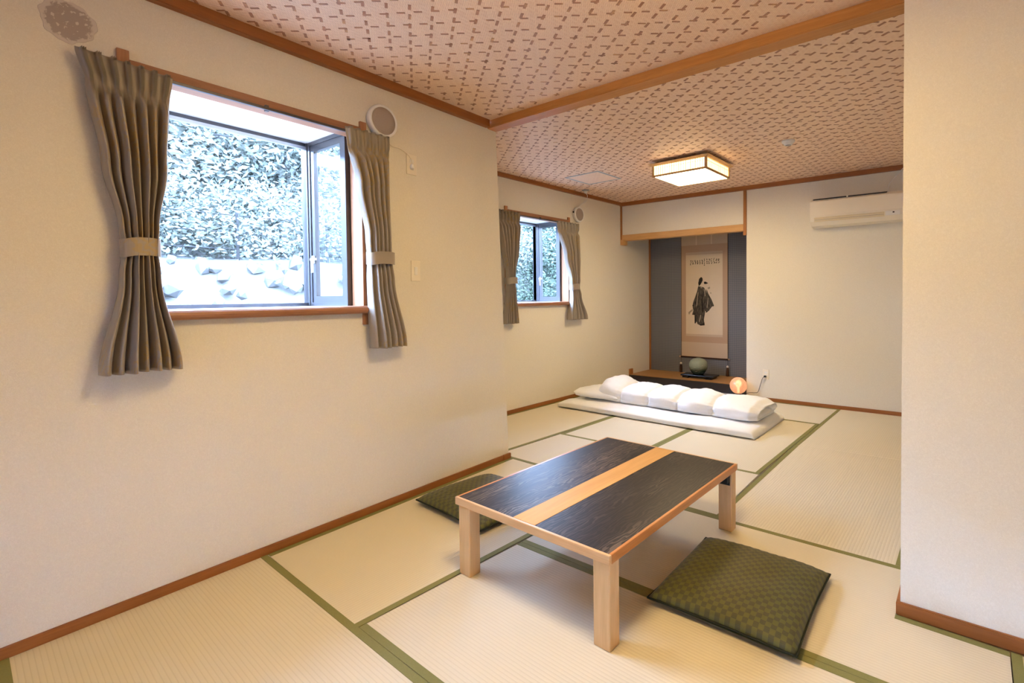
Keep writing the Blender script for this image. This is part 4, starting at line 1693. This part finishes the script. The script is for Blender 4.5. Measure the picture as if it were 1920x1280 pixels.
# inner layers seen in the open end
for q, (z0, z1, yw, xo) in enumerate(((.020, .080, .205, -.012), (.085, .150, .190, -.020))):
    bm = bmesh.new()
    rows = []
    for i in range(13):
        x = XB - .20 + (.20 + xo) * i / 12
        ring = []
        for k in range(28):
            th = 2 * math.pi * k / 28
            c, s = math.cos(th), math.sin(th)
            q_ = (abs(c) ** 3.4 + abs(s) ** 3.4) ** (-1 / 3.4)
            rr_ = 1 - .35 * max(0, (i - 9) / 3.0) ** 2
            y = c * q_ * yw * (.9 + .1 * rr_)
            z = (z0 + z1) / 2 + s * q_ * (z1 - z0) / 2 * rr_ + .012 * noise.noise(Vector((th * .8, q, x * 4)))
            ring.append(bm.verts.new((x, y + .02, max(.002, z))))
        rows.append(ring)
    grid_faces(bm, rows, True)
    bm.faces.new(rows[0][::-1])
    bm.faces.new(rows[-1])
    obj('inner_fold', bm, M['cloth'], qt, smooth=True)

# ------------------------------------------------------------------ outside the windows
bm = bmesh.new()
prof = [(-3.05, -.35), (-6.6, -.30), (-7.6, .9), (-8.2, 1.85), (-10.5, 2.1), (-14, 3.4), (-20, 6.2), (-28, 9.0)]
ys = [-16 + 1.5 * k for k in range(31)]
rows = []
for y in ys:
    row = []
    for q, (x, z) in enumerate(prof):
        row.append(bm.verts.new((x + (.25 * noise.noise(Vector((x, y * .4, 0))) if q else 0), y, z + .25 * noise.noise(Vector((x * .5, y * .5, 4))) * (q > 1))))
    rows.append(row)
grid_faces(bm, rows)
hill = obj('hillside', bm, M['soil'])
hill.location = (-.2, 0, 0)
structure(hill, 'pale bank and hillside outside the bay windows')

# stones of the bank
st_me = []
for q in range(4):
    bm = bmesh.new()
    bmesh.ops.create_icosphere(bm, subdivisions=1, radius=1.0)
    for v in bm.verts:
        v.co *= 1 + .35 * noise.noise(v.co * 1.3 + Vector((q * 5, 0, 0)))
    me = bpy.data.meshes.new('stone')
    bm.to_mesh(me)
    bm.free()
    me.materials.append(M['stone'])
    st_me.append(me)
rs = random.Random(11)
for k in range(290):
    t = rs.random()
    y = rs.uniform(-2.0, 6.5)
    x = -6.75 - 1.65 * t
    z = -.2 + 2.05 * t
    o = link('stone', st_me[k % 4], hill, loc=(x + .28, y, z + .02))
    s = rs.uniform(.06, .15)
    o.scale = (s, s * rs.uniform(.9, 1.5), s * rs.uniform(.6, .9))
    o.rotation_euler = (rs.uniform(0, 6), rs.uniform(0, 6), rs.uniform(0, 6))

fn = empty('wire_fence', (-8.7, 3.0, 1.9))
tag(fn, 'thin wire fence on top of the stone bank outside', 'fence')
for k in range(10):
    y = -4.0 + k * 1.35
    bm = bmesh.new()
    tube(bm, [(0, y - 3.0, -.2), (0, y - 3.0, .72)], .022, 6)
    obj('post', bm, M['bark'], fn)
for h in (.15, .4, .66):
    bm = bmesh.new()
    tube(bm, [(0, -7.0, h), (0, 5.4, h)], .008, 4)
    obj('wire', bm, M['bark'], fn)


def leaf_mesh(name, seed, n, shape, mat, leaf):
    rnd = random.Random(seed)
    vv, ff = [], []
    clumps = [shape(rnd) for _ in range(max(10, n // 55))]
    for k in range(n):
        c = Vector(rnd.choice(clumps))
        c += Vector((rnd.gauss(0, .28), rnd.gauss(0, .28), rnd.gauss(0, .16)))
        a = Vector((rnd.gauss(0, 1), rnd.gauss(0, 1), rnd.gauss(0, .6))).normalized()
        b = a.cross(Vector((rnd.gauss(0, 1), rnd.gauss(0, 1), rnd.gauss(0, 1)))).normalized()
        l, w = leaf * rnd.uniform(.6, 1.4), leaf * .5 * rnd.uniform(.6, 1.2)
        o_ = len(vv)
        vv += [c - a * l, c + b * w, c + a * l, c - b * w]
        ff.append((o_, o_ + 1, o_ + 2, o_ + 3))
    me = bpy.data.meshes.new(name)
    me.from_pydata([tuple(v) for v in vv], [], ff)
    me.materials.append(mat)
    return me


def crown(r):
    h = r.uniform(0, 1)
    R0 = (1.5 * (1 - h) + .25) * math.sqrt(r.random())
    a = r.uniform(0, 6.283)
    return (R0 * math.cos(a), R0 * math.sin(a), 0.7 + 2.3 * h)


def bushy(r):
    a, b = r.uniform(0, 6.283), math.sqrt(r.random())
    return (.9 * b * math.cos(a), .9 * b * math.sin(a), .15 + 1.1 * r.random() * (1.1 - .6 * b))


tree_me = [leaf_mesh('foliage', 30 + q, 9000, crown, M['leafA'] if q != 1 else M['leafB'], .062) for q in range(3)]
bush_me = [leaf_mesh('foliage', 40 + q, 3600, bushy, M['leafB'] if q != 1 else M['leafA'], .045) for q in range(3)]
bm = bmesh.new()
tube(bm, [(0, 0, -.3), (.05, .03, .9), (-.04, .06, 1.9), (.02, 0, 3.1)], [.15, .12, .08, .03], 8)
for k in range(9):
    a, h = k * 2.4, .7 + k * .23
    tube(bm, [(0, 0, h), (.6 * math.cos(a), .6 * math.sin(a), h + .25), (1.2 * math.cos(a), 1.2 * math.sin(a), h + .2)], [.045, .03, .012], 5)
trunk_me = bpy.data.meshes.new('trunk')
bm.to_mesh(trunk_me)
bm.free()
trunk_me.materials.append(M['bark'])


def hz(x):
    P = [(p[0] - .2, p[1]) for p in prof]
    for (xa, za), (xb_, zb_) in zip(P, P[1:]):
        if xb_ <= x <= xa:
            return za + (zb_ - za) * (xa - x) / (xa - xb_)
    return P[-1][1]


tspots = [(-10.3, .4), (-10.8, 2.3), (-10.6, 4.2), (-12.6, -1.4), (-12.9, 1.3), (-12.6, 3.3), (-12.9, 5.6), (-12.4, 7.9), (-11.2, 9.6), (-12.8, 11.4), (-12.0, 13.4), (-15.6, 2.4), (-15.8, 5.0), (-15.9, 8.6), (-15.7, 11.6), (-15.9, 14.6)]
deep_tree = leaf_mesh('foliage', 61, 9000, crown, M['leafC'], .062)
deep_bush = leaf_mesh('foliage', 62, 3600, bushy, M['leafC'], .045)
for k, (x, y) in enumerate(tspots):
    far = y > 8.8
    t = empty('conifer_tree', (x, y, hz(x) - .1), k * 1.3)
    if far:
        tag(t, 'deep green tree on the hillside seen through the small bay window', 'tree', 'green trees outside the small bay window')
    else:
        tag(t, 'pale tree on the hillside seen through the large bay window', 'tree', 'pale trees outside the large bay window')
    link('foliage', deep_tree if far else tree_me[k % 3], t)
    link('trunk', trunk_me, t)
bspots = [(-9.3, -.9), (-9.2, .9), (-9.4, 2.2), (-9.1, 3.4), (-9.4, 4.6), (-9.2, 6.1), (-9.0, 7.4), (-8.8, 8.6), (-9.2, 9.8), (-8.9, 11.0), (-9.6, 12.2), (-10.9, 7.0), (-10.6, 8.4), (-10.9, 10.6), (-10.7, 12.4),
          (-8.3, 9.5), (-7.9, 8.9), (-8.2, 10.4), (-7.7, 9.8), (-7.3, 8.5), (-7.2, 9.2), (-7.4, 7.9), (-8.0, 11.3), (-6.9, 8.0), (-6.8, 8.8)]
for k, (x, y) in enumerate(bspots):
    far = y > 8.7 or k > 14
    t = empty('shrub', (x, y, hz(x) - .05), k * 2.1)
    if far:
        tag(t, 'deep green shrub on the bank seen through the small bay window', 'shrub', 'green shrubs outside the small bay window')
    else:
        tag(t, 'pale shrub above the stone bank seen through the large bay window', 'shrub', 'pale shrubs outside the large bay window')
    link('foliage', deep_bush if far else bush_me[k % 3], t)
